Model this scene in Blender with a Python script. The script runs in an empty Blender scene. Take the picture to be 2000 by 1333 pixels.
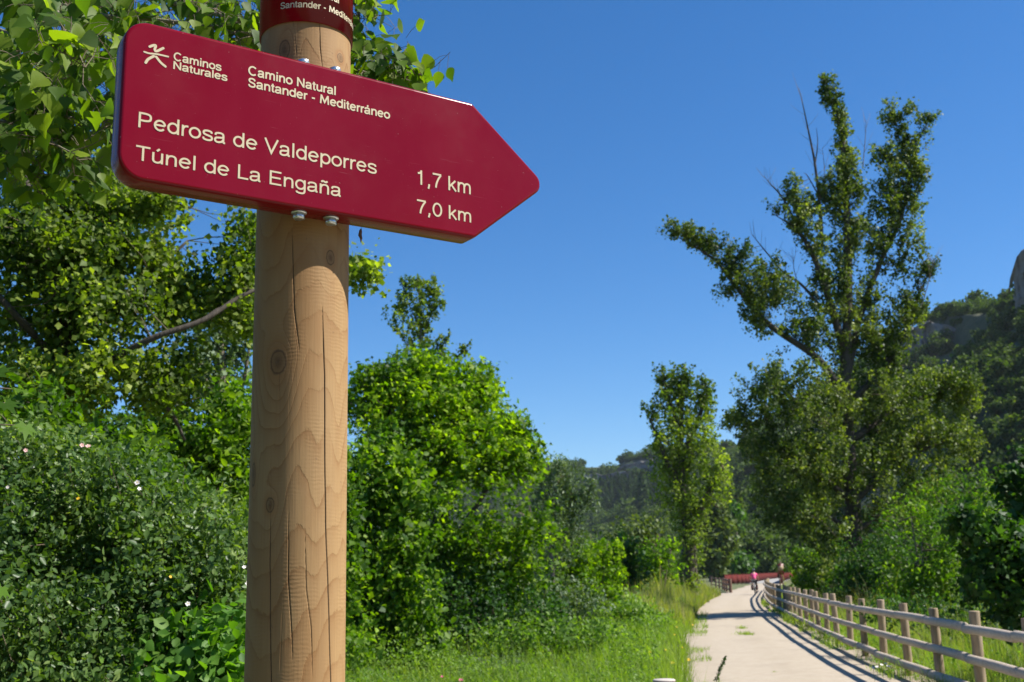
import bpy, bmesh, math
import numpy as np
from mathutils import Matrix, Vector

# ------------------------------------------------------------------ camera, sky, sun, exposure
SC = bpy.context.scene
COL = SC.collection
FPX, CX, CY = 2170.0, 1000.0, 666.5            # photograph measured in its own 2000x1333 pixels
ROLL, PITCH, EYE = math.radians(1.3), math.atan(461.9 / 2170.0), 1.6
FW = np.array([0, math.cos(PITCH), math.sin(PITCH)])
_u0 = np.array([0, -math.sin(PITCH), math.cos(PITCH)])
RT = math.cos(ROLL) * np.array([1.0, 0, 0]) - math.sin(ROLL) * _u0
UP = math.cos(ROLL) * _u0 + math.sin(ROLL) * np.array([1.0, 0, 0])
CAMP = np.array([0, 0, EYE])

cam = bpy.data.cameras.new('camera')
cam.sensor_width = 36.0
cam.lens = 36.0 * FPX / 2000.0
cam.clip_end = 6000.0
cam.clip_start = 0.05
cam.dof.use_dof = True
cam.dof.focus_distance = 1.8
cam.dof.aperture_fstop = 14.0
camo = bpy.data.objects.new('camera', cam)
COL.objects.link(camo)
camo.matrix_world = Matrix(((RT[0], UP[0], -FW[0], 0), (RT[1], UP[1], -FW[1], 0), (RT[2], UP[2], -FW[2], EYE), (0, 0, 0, 1)))
SC.camera = camo

SUN_EL, SUN_AZ = math.radians(48.0), math.radians(95.0)     # azimuth clockwise from the viewing direction (+Y)
SUN_DIR = np.array([math.cos(SUN_EL) * math.sin(SUN_AZ), math.cos(SUN_EL) * math.cos(SUN_AZ), math.sin(SUN_EL)])
world = bpy.data.worlds.new('World')
SC.world = world
world.use_nodes = True
wt = world.node_tree
sky = wt.nodes.new('ShaderNodeTexSky')
sky.sky_type = 'NISHITA'
sky.sun_disc = False
sky.sun_elevation = SUN_EL
sky.sun_rotation = SUN_AZ
sky.altitude = 700
sky.air_density = 1.0
sky.dust_density = 0.35
sky.ozone_density = 5.0
hsv = wt.nodes.new('ShaderNodeHueSaturation')
hsv.inputs['Saturation'].default_value = 1.26
hsv.inputs['Hue'].default_value = 0.503
bg = wt.nodes['Background']
bg.inputs['Strength'].default_value = 0.088
wt.links.new(sky.outputs[0], hsv.inputs['Color'])
wt.links.new(hsv.outputs[0], bg.inputs['Color'])

sl = bpy.data.lights.new('sun', 'SUN')
sl.energy = 5.0
sl.angle = math.radians(0.53)
sl.color = (1.0, 0.95, 0.87)
so = bpy.data.objects.new('sun', sl)
COL.objects.link(so)
so.rotation_euler = Vector(SUN_DIR).to_track_quat('Z', 'Y').to_euler()

SC.view_settings.view_transform = 'Standard'
SC.view_settings.look = 'None'
SC.view_settings.exposure = 0.85
SC.view_settings.gamma = 1.0
SC.render.engine = 'CYCLES'
SC.cycles.use_denoising = True
SC.cycles.max_bounces = 7
SC.cycles.diffuse_bounces = 3
SC.cycles.glossy_bounces = 2
SC.cycles.transmission_bounces = 4
SC.cycles.transparent_max_bounces = 4
SC.cycles.caustics_reflective = False
SC.cycles.caustics_refractive = False
SC.cycles.sample_clamp_indirect = 6.0

# ------------------------------------------------------------------ helpers
def ray(x, y):
    return FW + (x - CX) / FPX * RT - (y - CY) / FPX * UP

def at(x, y, Y):
    """point seen at pixel x,y that lies Y metres ahead"""
    d = ray(x, y)
    return CAMP + d * (Y / d[1])

def ground(x, y, z=0.0):
    d = ray(x, y)
    return CAMP + d * ((z - EYE) / d[2])

def plane_hit(x, y, p0, n):
    d = ray(x, y)
    return CAMP + d * (((p0 - CAMP) @ n) / (d @ n))

def norm(v):
    return v / (np.linalg.norm(v, axis=-1, keepdims=True) + 1e-12)

def vnoise(p, seed=0):
    """value noise, p (...,3)"""
    p = np.asarray(p, float)
    i = np.floor(p).astype(np.int64)
    f = p - i
    f = f * f * (3 - 2 * f)
    out = 0
    for dx in (0, 1):
        for dy in (0, 1):
            for dz in (0, 1):
                h = (i[..., 0] + dx) * 374761393 + (i[..., 1] + dy) * 668265263 + (i[..., 2] + dz) * 2147483647 + seed * 974634777
                h = (h ^ (h >> 13)) * 1274126177
                h = (h ^ (h >> 16)) & 0xFFFFFF
                v = h / float(0xFFFFFF)
                w = (f[..., 0] if dx else 1 - f[..., 0]) * (f[..., 1] if dy else 1 - f[..., 1]) * (f[..., 2] if dz else 1 - f[..., 2])
                out = out + v * w
    return out

def fbm(p, oct=4, seed=0):
    a, s, t = 1.0, 0.0, 0.0
    p = np.asarray(p, float)
    for k in range(oct):
        s = s + a * (vnoise(p, seed + k) - 0.5)
        t += a
        a *= 0.5
        p = p * 2.03
    return s / t

def catmull(pts, n=8):
    pts = np.asarray(pts, float)
    if len(pts) < 3:
        return pts
    P = np.vstack([2 * pts[0] - pts[1], pts, 2 * pts[-1] - pts[-2]])
    out = []
    for i in range(1, len(P) - 2):
        for t in np.linspace(0, 1, n, endpoint=False):
            a, b, c, d = P[i - 1], P[i], P[i + 1], P[i + 2]
            out.append(0.5 * ((2 * b) + (c - a) * t + (2 * a - 5 * b + 4 * c - d) * t * t + (3 * b - a - 3 * c + d) * t ** 3))
    out.append(pts[-1])
    return np.array(out)

def mesh_fast(name, V, F, attrs=None, smooth=False):
    """V (n,3); F (m,k) all faces with k corners, or list of such arrays"""
    Fs = F if isinstance(F, list) else [F]
    Fs = [np.asarray(f, np.int32) for f in Fs if len(f)]
    me = bpy.data.meshes.new(name)
    me.vertices.add(len(V))
    me.vertices.foreach_set('co', np.asarray(V, np.float32).ravel())
    li = np.concatenate([f.ravel() for f in Fs])
    tot = np.concatenate([np.full(len(f), f.shape[1], np.int32) for f in Fs])
    st = np.concatenate([[0], np.cumsum(tot)[:-1]]).astype(np.int32)
    me.loops.add(len(li))
    me.loops.foreach_set('vertex_index', li)
    me.polygons.add(len(tot))
    me.polygons.foreach_set('loop_start', st)
    me.polygons.foreach_set('loop_total', tot)
    if smooth:
        me.polygons.foreach_set('use_smooth', np.ones(len(tot), bool))
    for k, v in (attrs or {}).items():
        a = me.attributes.new(k, 'FLOAT', 'POINT')
        a.data.foreach_set('value', np.asarray(v, np.float32))
    me.update(calc_edges=True)
    return me

class MB:
    """collects shapes of one part; build() links them as one mesh object"""
    def __init__(self):
        self.V, self.Q, self.T, self.n = [], [], [], 0
    def add(self, V, Q=None, T=None):
        V = np.asarray(V, float)
        if Q is not None and len(Q): self.Q.append(np.asarray(Q) + self.n)
        if T is not None and len(T): self.T.append(np.asarray(T) + self.n)
        self.V.append(V)
        self.n += len(V)
        return self
    def tube(self, pts, radii, sides=8, caps=True):
        pts = np.asarray(pts, float)
        m = len(pts)
        radii = np.broadcast_to(np.asarray(radii, float), (m,)) if np.ndim(radii) == 0 or len(np.atleast_1d(radii)) == m else np.linspace(radii[0], radii[-1], m)
        tg = norm(np.gradient(pts, axis=0))
        ref = np.array([0, 0, 1.0]) if abs(tg[0][2]) < 0.9 else np.array([1.0, 0, 0])
        a = norm(np.cross(tg[0], ref))
        A = []
        for t in tg:
            a = norm(a - t * (a @ t))
            A.append(a)
        A = np.array(A)
        B = np.cross(tg, A)
        th = np.linspace(0, 2 * np.pi, sides, endpoint=False)
        V = pts[:, None] + radii[:, None, None] * (np.cos(th)[None, :, None] * A[:, None] + np.sin(th)[None, :, None] * B[:, None])
        i = np.arange(m - 1)[:, None] * sides
        j = np.arange(sides)[None, :]
        k = (j + 1) % sides
        Q = np.stack([i + j, i + k, i + sides + k, i + sides + j], -1).reshape(-1, 4)
        V = V.reshape(-1, 3)
        T = []
        if caps:
            c0, c1 = len(V), len(V) + 1
            V = np.vstack([V, pts[0], pts[-1]])
            for s in range(sides):
                T.append((c0, (s + 1) % sides, s))
                T.append((c1, (m - 1) * sides + s, (m - 1) * sides + (s + 1) % sides))
        return self.add(V, Q, T)
    def box(self, c, size, R=None):
        c = np.asarray(c, float)
        s = np.asarray(size, float) / 2
        V = np.array([(x, y, z) for x in (-1, 1) for y in (-1, 1) for z in (-1, 1)], float) * s
        if R is not None: V = V @ np.asarray(R).T
        Q = [(0, 1, 3, 2), (4, 6, 7, 5), (0, 4, 5, 1), (2, 3, 7, 6), (0, 2, 6, 4), (1, 5, 7, 3)]
        return self.add(V + c, Q)
    def ball(self, c, rad, seg=12, ring=8):
        th = np.linspace(0, np.pi, ring + 1)
        ph = np.linspace(0, 2 * np.pi, seg, endpoint=False)
        V = np.stack([np.sin(th)[:, None] * np.cos(ph), np.sin(th)[:, None] * np.sin(ph), np.cos(th)[:, None] + 0 * ph], -1).reshape(-1, 3) * np.asarray(rad) + np.asarray(c)
        i = np.arange(ring)[:, None] * seg
        j = np.arange(seg)[None]
        Q = np.stack([i + j, i + seg + j, i + seg + (j + 1) % seg, i + (j + 1) % seg], -1).reshape(-1, 4)
        return self.add(V, Q)
    def mesh(self, name, smooth=False, origin=None):
        V = np.vstack(self.V)
        if origin is not None: V = V - np.asarray(origin)
        F = []
        if self.Q: F.append(np.vstack(self.Q))
        if self.T: F.append(np.vstack(self.T))
        return mesh_fast(name, V, F, smooth=smooth)
    def build(self, name, mat, parent=None, smooth=False, origin=None):
        return link(name, self.mesh(name, smooth, origin), mat, parent)

def link(name, me, mat=None, parent=None, loc=None):
    o = bpy.data.objects.new(name, me)
    if mat is not None and me is not None and not len(me.materials):
        me.materials.append(mat)
    COL.objects.link(o)
    if parent is not None: o.parent = parent
    if loc is not None: o.location = loc
    return o

def tag(o, label=None, cat=None, group=None, kind=None):
    if label: o['label'] = label
    if cat: o['category'] = cat
    if group: o['group'] = group
    if kind: o['kind'] = kind
    return o

def thing(name, label, cat, loc=(0, 0, 0), group=None):
    o = bpy.data.objects.new(name, None)
    o.empty_display_size = 0.2
    COL.objects.link(o)
    o.location = loc
    return tag(o, label, cat, group)

# ------------------------------------------------------------------ materials
class NT:
    def __init__(self, name):
        self.m = bpy.data.materials.new(name)
        self.m.use_nodes = True
        self.t = self.m.node_tree
        self.p = self.t.nodes['Principled BSDF']
        self.out = self.t.nodes['Material Output']
    def n(self, kind, **kw):
        nd = self.t.nodes.new('ShaderNode' + kind)
        for k, v in kw.items():
            setattr(nd, k, v)
        return nd
    def l(self, a, b):
        self.t.links.new(a, b)
    def val(self, x, sock):
        if isinstance(x, bpy.types.NodeSocket):
            self.l(x, sock)
        else:
            sock.default_value = x
    def math(self, op, a, b=0.0, clamp=False):
        nd = self.n('Math', operation=op, use_clamp=clamp)
        self.val(a, nd.inputs[0]); self.val(b, nd.inputs[1])
        return nd.outputs[0]
    def noise(self, vec, scale, detail=4, rough=0.55, out=0):
        nd = self.n('TexNoise')
        nd.inputs['Scale'].default_value = scale
        nd.inputs['Detail'].default_value = detail
        nd.inputs['Roughness'].default_value = rough
        if vec is not None: self.l(vec, nd.inputs['Vector'])
        return nd.outputs[out]
    def ramp(self, fac, stops, interp='LINEAR'):
        nd = self.n('ValToRGB')
        cr = nd.color_ramp
        cr.interpolation = interp
        while len(cr.elements) < len(stops): cr.elements.new(0.5)
        for e, (p, c) in zip(cr.elements, stops):
            e.position = p
            e.color = (c[0], c[1], c[2], 1) if len(np.shape(c)) else (c, c, c, 1)
        self.l(fac, nd.inputs[0])
        return nd.outputs[0]
    def mix(self, fac, a, b, blend='MIX'):
        nd = self.n('Mix', data_type='RGBA', blend_type=blend)
        self.val(fac, nd.inputs[0])
        for x, s in ((a, nd.inputs[6]), (b, nd.inputs[7])):
            if isinstance(x, (tuple, list)): s.default_value = (x[0], x[1], x[2], 1)
            else: self.l(x, s)
        return nd.outputs[2]
    def obj(self):
        return self.n('TexCoord').outputs['Object']
    def geo(self):
        return self.n('NewGeometry').outputs['Position']
    def attr(self, name):
        return self.n('Attribute', attribute_name=name).outputs['Fac']
    def mapping(self, vec, scale):
        nd = self.n('Mapping')
        nd.inputs['Scale'].default_value = scale
        self.l(vec, nd.inputs[0])
        return nd.outputs[0]
    def bump(self, h, strength=0.3, dist=0.01, normal=None):
        nd = self.n('Bump')
        nd.inputs['Strength'].default_value = strength
        nd.inputs['Distance'].default_value = dist
        self.l(h, nd.inputs['Height'])
        if normal is not None: self.l(normal, nd.inputs['Normal'])
        self.l(nd.outputs[0], self.p.inputs['Normal'])
        return nd.outputs[0]
    def base(self, c):
        s = self.p.inputs['Base Color']
        if isinstance(c, (tuple, list)): s.default_value = (c[0], c[1], c[2], 1)
        else: self.l(c, s)
    def rough(self, r):
        self.val(r, self.p.inputs['Roughness'])

LEAF_GAIN = 1.35
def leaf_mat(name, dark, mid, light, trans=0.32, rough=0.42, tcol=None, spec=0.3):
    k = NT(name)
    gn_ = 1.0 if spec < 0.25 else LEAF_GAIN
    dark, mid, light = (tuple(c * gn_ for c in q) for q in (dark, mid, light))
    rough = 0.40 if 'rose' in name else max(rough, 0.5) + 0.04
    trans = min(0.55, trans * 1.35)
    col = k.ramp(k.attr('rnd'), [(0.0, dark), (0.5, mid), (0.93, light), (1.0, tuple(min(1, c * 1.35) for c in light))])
    k.base(col)
    k.rough(rough)
    k.p.inputs['Specular IOR Level'].default_value = spec
    tr = k.n('BsdfTranslucent')
    tcol = tcol or (1.75, 1.95, 0.25)
    tc = k.mix(1.0, col, tcol, 'MULTIPLY')
    k.l(tc, tr.inputs['Color'])
    ms = k.n('MixShader')
    ms.inputs[0].default_value = trans
    k.l(k.p.outputs[0], ms.inputs[1])
    k.l(tr.outputs[0], ms.inputs[2])
    k.l(ms.outputs[0], k.out.inputs['Surface'])
    return k.m

def plain_mat(name, c, rough=0.6, metal=0.0, var=0.15, scale=8.0, bump=0.0, spec=0.5):
    k = NT(name)
    nz = k.noise(k.obj(), scale, 5)
    k.base(k.mix(k.math('MULTIPLY', nz, 1.0), tuple(x * (1 - var) for x in c), tuple(min(1, x * (1 + var)) for x in c)))
    k.rough(rough)
    k.p.inputs['Metallic'].default_value = metal
    k.p.inputs['Specular IOR Level'].default_value = spec
    if bump: k.bump(nz, bump, 0.01)
    return k.m

def bark_mat(name, a, b, scale=6.0, stretch=0.2):
    k = NT(name)
    v = k.mapping(k.geo(), (1, 1, stretch))
    n1 = k.noise(v, scale * 4, 6, 0.65)
    n2 = k.noise(k.geo(), scale * 0.4, 3)
    k.base(k.mix(k.math('ADD', k.math('MULTIPLY', n1, 0.8), k.math('MULTIPLY', n2, 0.3), True), a, b))
    k.rough(0.9)
    k.bump(n1, 0.6, 0.03)
    return k.m

M = {}
M['bark'] = bark_mat('bark_grey_brown', (0.05, 0.04, 0.03), (0.22, 0.18, 0.135))
M['bark_dark'] = bark_mat('bark_dark', (0.022, 0.017, 0.013), (0.10, 0.08, 0.06))
M['bark_pale'] = bark_mat('bark_pale', (0.10, 0.085, 0.06), (0.32, 0.28, 0.21))
M['twig'] = plain_mat('twig_brown', (0.13, 0.10, 0.065), 0.8, var=0.4)
M['lf_poplar'] = leaf_mat('leaf_poplar', (0.034, 0.062, 0.010), (0.085, 0.130, 0.016), (0.175, 0.215, 0.040), 0.36, 0.36)
M['lf_poplar_near'] = leaf_mat('leaf_poplar_near', (0.030, 0.060, 0.010), (0.064, 0.115, 0.012), (0.130, 0.180, 0.016), 0.38, 0.33)
M['lf_poplar_far'] = leaf_mat('leaf_poplar_far', (0.024, 0.046, 0.010), (0.064, 0.096, 0.018), (0.145, 0.172, 0.040), 0.27, 0.36)
M['lf_maple'] = leaf_mat('leaf_maple', (0.026, 0.062, 0.003), (0.075, 0.145, 0.005), (0.165, 0.240, 0.007), 0.38, 0.45)
M['lf_hazel'] = leaf_mat('leaf_hazel', (0.024, 0.060, 0.006), (0.062, 0.125, 0.008), (0.130, 0.200, 0.012), 0.36, 0.42)
M['lf_rose'] = leaf_mat('leaf_rose', (0.040, 0.078, 0.022), (0.080, 0.135, 0.034), (0.150, 0.200, 0.062), 0.28, 0.34)
M['lf_vine'] = leaf_mat('leaf_vine', (0.042, 0.105, 0.016), (0.070, 0.155, 0.022), (0.115, 0.205, 0.032), 0.34, 0.42)
M['lf_willow'] = leaf_mat('leaf_willow', (0.045, 0.075, 0.036), (0.075, 0.115, 0.056), (0.120, 0.160, 0.085), 0.22, 0.4)
M['lf_dark'] = leaf_mat('leaf_dark', (0.014, 0.042, 0.009), (0.026, 0.068, 0.012), (0.046, 0.098, 0.016), 0.28, 0.42)  # dark leaf tone; on some bushes it stands in for shade
M['lf_olive'] = leaf_mat('leaf_olive', (0.034, 0.056, 0.016), (0.060, 0.088, 0.026), (0.095, 0.125, 0.036), 0.22, 0.5)
M['lf_bramble'] = leaf_mat('leaf_bramble', (0.060, 0.115, 0.018), (0.100, 0.175, 0.026), (0.160, 0.225, 0.042), 0.32, 0.45)
M['lf_forest'] = leaf_mat('leaf_hillside', (0.030, 0.056, 0.016), (0.060, 0.100, 0.026), (0.110, 0.150, 0.042), 0.25, 0.7, spec=0.2)
M['lf_pine'] = leaf_mat('leaf_pine', (0.024, 0.050, 0.016), (0.042, 0.080, 0.025), (0.070, 0.110, 0.034), 0.2, 0.7, spec=0.2)
M['grass'] = leaf_mat('grass_blade', (0.085, 0.135, 0.024), (0.130, 0.190, 0.036), (0.200, 0.235, 0.070), 0.4, 0.5)
M['grass_dry'] = leaf_mat('grass_dry', (0.115, 0.145, 0.040), (0.175, 0.190, 0.070), (0.280, 0.240, 0.130), 0.35, 0.6)
M['flower_yellow'] = plain_mat('flower_yellow', (0.75, 0.48, 0.02), 0.6)
M['flower_white'] = plain_mat('flower_white', (0.75, 0.70, 0.68), 0.6)
M['flower_pink'] = plain_mat('flower_pink', (0.72, 0.42, 0.42), 0.6)
M['flower_magenta'] = plain_mat('flower_magenta', (0.55, 0.04, 0.22), 0.6)

RNG = np.random.default_rng(11)

# ------------------------------------------------------------------ foliage geometry
LEAF_DIAMOND = (np.array([(-.5, 0, 0), (-.12, -.5, .10), (.5, 0, -.06), (-.12, .5, .10)]), [(0, 1, 2), (0, 2, 3)])
LEAF_OVAL = (np.array([(-.5, 0, 0), (-.22, -.42, .08), (.15, -.38, .06), (.5, 0, -.10), (.15, .38, .06), (-.22, .42, .08)]), [(0, 1, 2), (0, 2, 3), (0, 3, 4), (0, 4, 5)])
LEAF_LOBED = (np.array([(-.5, 0, 0), (-.30, -.28, .05), (.12, -.60, .0), (.06, -.22, .06), (.5, 0, -.1), (.06, .22, .06), (.12, .60, .0), (-.30, .28, .05)]),
              [(0, 1, 3), (1, 2, 3), (0, 3, 4), (0, 4, 5), (0, 5, 7), (5, 6, 7)])

def leaf_arrays(pos, axis, nrm, L, W, shape=LEAF_DIAMOND):
    sv, st = shape
    axis = norm(axis)
    side = norm(np.cross(nrm, axis))
    nrm = np.cross(axis, side)
    n, k = len(pos), len(sv)
    L = np.broadcast_to(L, (n,)); W = np.broadcast_to(W, (n,))
    V = pos[:, None] + sv[None, :, 0:1] * (axis * L[:, None])[:, None] + sv[None, :, 1:2] * (side * W[:, None])[:, None] + sv[None, :, 2:3] * (nrm * W[:, None])[:, None]
    T = (np.arange(n)[:, None, None] * k + np.asarray(st)[None]).reshape(-1, 3)
    return V.reshape(-1, 3), T, k

def leaves(rng, pos, size, aspect=0.75, var=0.55, up=0.6, droop=0.35, out=None, shape=LEAF_DIAMOND):
    n = len(pos)
    nr = rng.normal(size=(n, 3)) * 0.75
    nr[:, 2] += up
    if out is not None: nr += out * 0.55
    ax = rng.normal(size=(n, 3))
    ax[:, 2] -= droop
    L = size * np.clip(np.exp(rng.normal(size=n) * var * 0.7), 0.5, 1.65)
    return leaf_arrays(pos, ax, norm(nr), L, L * aspect, shape)

def lobe_clusters(rng, c, rad, n, shell=0.42, flat_bottom=False):
    d = norm(rng.normal(size=(n, 3)))
    if flat_bottom: d[:, 2] = np.where(d[:, 2] < -0.3, -0.3 * rng.random(n), d[:, 2])
    r = rng.random(n) ** shell
    # lumpy surface so that outlines stay uneven
    lump = 0.80 + 0.55 * vnoise(d * 2.3 + np.asarray(c) * 1.7, 5)
    return np.asarray(c) + d * (r * lump)[:, None] * np.asarray(rad), d

def limb_pts(l, Y):
    return np.array([at(x, y, Y + dy) for (x, y, dy) in l])

def make_tree(name, label, cat, Y, limbs, lobes, leaf, mat, bark='bark', seed=1, group=None, base=None,
              csig=0.22, per=14, twig_r=0.012, aspect=0.8, up=0.6, shape=LEAF_DIAMOND, zstretch=1.0, dens=1.0, twig_frac=0.5, spray=0.35, shoots=None):
    """limbs: [(pixel polyline with depth offsets, r0, r1)], the first is the trunk and starts on the ground.
    lobes: [(x, y, rx, ry, dY, rdepth_m, n_clusters)] in pixels at Y metres ahead"""
    rng = np.random.default_rng(seed)
    L3 = []
    for i, (pl, r0, r1) in enumerate(limbs):
        p = limb_pts(pl, Y)
        if i == 0:
            if base is None: base = np.array([p[0][0], p[0][1], 0.0])
            p = np.vstack([[base[0], base[1], -0.15], p]) if p[0][2] > 0.05 else np.vstack([[p[0][0], p[0][1], -0.15], p[1:]])
        p = catmull(p, 6)
        p = p + (fbm(p * 1.3 / max(1, Y / 12), 3, seed)[:, None] * 0.10 * max(1, Y / 12)) * (np.linspace(0, 1, len(p))[:, None] ** 0.5) * np.array([1, 1, 0.3])
        L3.append((p, r0, r1))
    root = thing(name, label, cat, tuple(base), group)
    nodes = np.vstack([p for p, _, _ in L3])
    for i, (p, r0, r1) in enumerate(L3):
        r = np.linspace(r0, r1, len(p))
        if i == 0: r[0] *= 1.35; r[1] *= 1.12
        MB().tube(p, r, 10 if r0 > 0.05 else 6).build('trunk' if i == 0 else 'branch', M[bark], root, True, base)
    tw = MB()
    PP, OO, cl_all = [], [], []
    s = Y / FPX
    for (x, y, rx, ry, dY, rd, n) in lobes:
        c = at(x, y, Y + dY)
        sc = (Y + dY) / FPX
        n = max(3, int(n * dens * 1.28))
        cc, d = lobe_clusters(rng, c, (rx * sc * 1.17, rd * 1.1, ry * sc * 1.15), n)
        ok = cc[:, 2] > 0.05
        ok &= vnoise(cc / (csig * 9.0) + seed, 13) > 0.30          # gaps between the sprays
        cc, d = cc[ok], d[ok]
        if not len(cc): continue
        m = len(cc)
        # every shoot grows out of the nearest limb; its leaves are strung along the outer part
        D2 = np.linalg.norm(nodes[None] - cc[:, None], axis=2) + 0.6 * np.maximum(0, nodes[None, :, 2] - cc[:, None, 2])
        anc = nodes[np.argmin(D2, 1)]
        v = cc - anc
        Lq = np.linalg.norm(v, axis=1, keepdims=True)
        sh = norm(norm(v) + np.array([0, 0, spray]) + rng.normal(size=(m, 3)) * 0.3)
        Ls = np.minimum(Lq * 0.75, csig * 7.5) * (0.45 + 0.55 * rng.random((m, 1)))
        bend = cc - sh * Ls
        k = rng.random(m) < twig_frac
        for p0, p1, p2 in zip(anc[k], bend[k], cc[k]):
            tw.tube(np.array([p0, (p0 + p1) / 2 + rng.normal(size=3) * 0.03 * np.linalg.norm(p1 - p0), p1, p2]), [twig_r, twig_r * 0.8, twig_r * 0.55, twig_r * 0.25], 3, False)
        uu = rng.random((m, per, 1)) ** 0.8
        wd = csig * (0.40 + 0.75 * rng.random((m, 1, 1))) * (1.15 - 0.5 * uu)
        g = -sh[:, None] * (Ls[:, None] * (0.8 - uu)) + rng.normal(size=(m, per, 3)) * wd
        PP.append((cc[:, None] + g).reshape(-1, 3))
        OO.append(np.repeat(d, per, 0))
    if shoots:
        # fine upswept side shoots along the living limbs, leaves strung thinly along them
        per_m, slen, sper, which, zmin = shoots
        for q in which:
            p, r0, r1 = L3[q]
            seg = np.linalg.norm(np.diff(p, axis=0), axis=1)
            cum = np.concatenate([[0], np.cumsum(seg)])
            ns = int(cum[-1] * per_m)
            sv = np.sort(rng.random(ns)) * cum[-1]
            B = np.column_stack([np.interp(sv, cum, p[:, c]) for c in range(3)])
            tgv = norm(np.gradient(p, axis=0))
            TG = norm(np.column_stack([np.interp(sv, cum, tgv[:, c]) for c in range(3)]))
            keep = (B[:, 2] > zmin) & (sv > 0.12 * cum[-1])
            B, TG, fr = B[keep], TG[keep], (sv / cum[-1])[keep]
            n_ = len(B)
            if not n_: continue
            dr = norm(TG * 0.5 + rng.normal(size=(n_, 3)) * 0.55 + np.array([0, 0, 0.75]))
            ln = slen * (0.35 + 0.9 * rng.random(n_)) * (1.15 - 0.75 * fr)
            tip = B + dr * ln[:, None] + np.array([0, 0, 1.0]) * (0.18 * ln)[:, None]
            for b_, d_, l_, t_ in zip(B, dr, ln, tip):
                tw.tube(np.array([b_, b_ + d_ * l_ * 0.55, t_]), [twig_r * 0.9, twig_r * 0.6, twig_r * 0.25], 3, False)
            u = 0.22 + 0.82 * rng.random((n_, sper, 1)) ** 0.75
            pos = B[:, None] * (1 - u) ** 2 + 2 * u * (1 - u) * (B + dr * ln[:, None] * 0.6)[:, None] + u * u * tip[:, None]
            pos = pos + rng.normal(size=pos.shape) * (slen * 0.075) * (1.2 - 0.6 * u)
            PP.append(pos.reshape(-1, 3)); OO.append(np.repeat(dr, sper, 0))
    if PP:
        P = np.vstack(PP); O = np.vstack(OO)
        k = P[:, 2] > 0.03
        P, O = P[k], O[k]
        V, T, kk = leaves(rng, P, leaf, aspect, up=up, out=O, shape=shape)
        # neighbouring leaves share a tone (clumps), plus scatter leaf by leaf
        tone = 0.46 + 1.5 * fbm(P * (2.2 / max(1, Y / 14)), 3, seed + 7) + rng.normal(size=len(P)) * 0.25
        me = mesh_fast('crown', V - base, T, {'rnd': np.repeat(np.clip(tone, 0, 1), kk)})
        cr = link('crown', me, M[mat], root)
    if tw.n:
        tw.build('twigs', M['twig'], root, False, base)['kind'] = 'stuff'
    return root

def bush(name, label, cat, Y, lobes, leaf, mat, seed, group=None, csig=0.12, per=14, stems=5, shape=LEAF_DIAMOND, aspect=0.75, up=0.6, twig_frac=0.25, bark='bark', dens=1.0, base_px=None, **kw):
    """a shrub: several stems from one foot, foliage down to the ground"""
    rng = np.random.default_rng(seed + 100)
    xs = np.array([l[0] for l in lobes], float)
    low = max(lobes, key=lambda l: l[1] + l[3])
    bx = base_px if base_px is not None else float(np.mean(xs))
    b = at(bx, 1120, Y); b[2] = 0
    limbs = []
    pts = sorted(lobes, key=lambda l: l[1])[:max(1, stems)]
    yb = 1118 + FPX * EYE / Y
    for i in range(stems):
        l = lobes[rng.integers(len(lobes))] if i else pts[0]
        q = (l[0], l[1], l[4])
        m = ((bx * 0.55 + l[0] * 0.45), (yb * 0.5 + l[1] * 0.5), l[4] * 0.5)
        limbs.append(([(bx, yb, 0), m, q], 0.012 * max(1, Y / 10), 0.004 * max(1, Y / 10)))
    return make_tree(name, label, cat, Y, limbs, lobes, leaf, mat, bark, seed, group, b, csig, per, 0.004 * max(1, Y / 10), aspect, up, shape, dens=dens, twig_frac=twig_frac, **kw)

# ------------------------------------------------------------------ the line of the path (right-hand fence line, metres)
FENCE = np.array([(1.6, -18), (2.9, -5), (4.2, 5), (5.15, 11.7), (5.68, 15.7), (6.2, 19.7), (6.86, 24.1), (7.5, 28.2), (8.3, 32.8), (9.04, 37.3), (9.85, 42),
                  (11.4, 51), (14.5, 66.5), (17.3, 79), (22.1, 100), (27.9, 124), (33.6, 147), (46, 197), (61.5, 255), (85, 330), (128, 430)], float)
_fc = catmull(np.column_stack([FENCE, np.zeros(len(FENCE))]), 12)[:, :2]
_fs = np.concatenate([[0], np.cumsum(np.linalg.norm(np.diff(_fc, axis=0), axis=1))])
_ft = norm(np.gradient(_fc, axis=0))
def fence_x(Y):
    return np.interp(Y, _fc[:, 1], _fc[:, 0])
def along(s, off=0.0):
    """point at arc length s on the fence line, off metres to its left"""
    p = np.array([np.interp(s, _fs, _fc[:, 0]), np.interp(s, _fs, _fc[:, 1])])
    t = norm(np.array([np.interp(s, _fs, _ft[:, 0]), np.interp(s, _fs, _ft[:, 1])]))
    return p + off * np.array([-t[1], t[0]]), t
def s_of_Y(Y):
    return float(np.interp(Y, _fc[:, 1], _fs))
PATH_W = 3.4
def path_left(Y):
    t = np.interp(Y, _fc[:, 1], _ft[:, 0] / _ft[:, 1])
    return fence_x(Y) - PATH_W * np.sqrt(1 + t * t)

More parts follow.
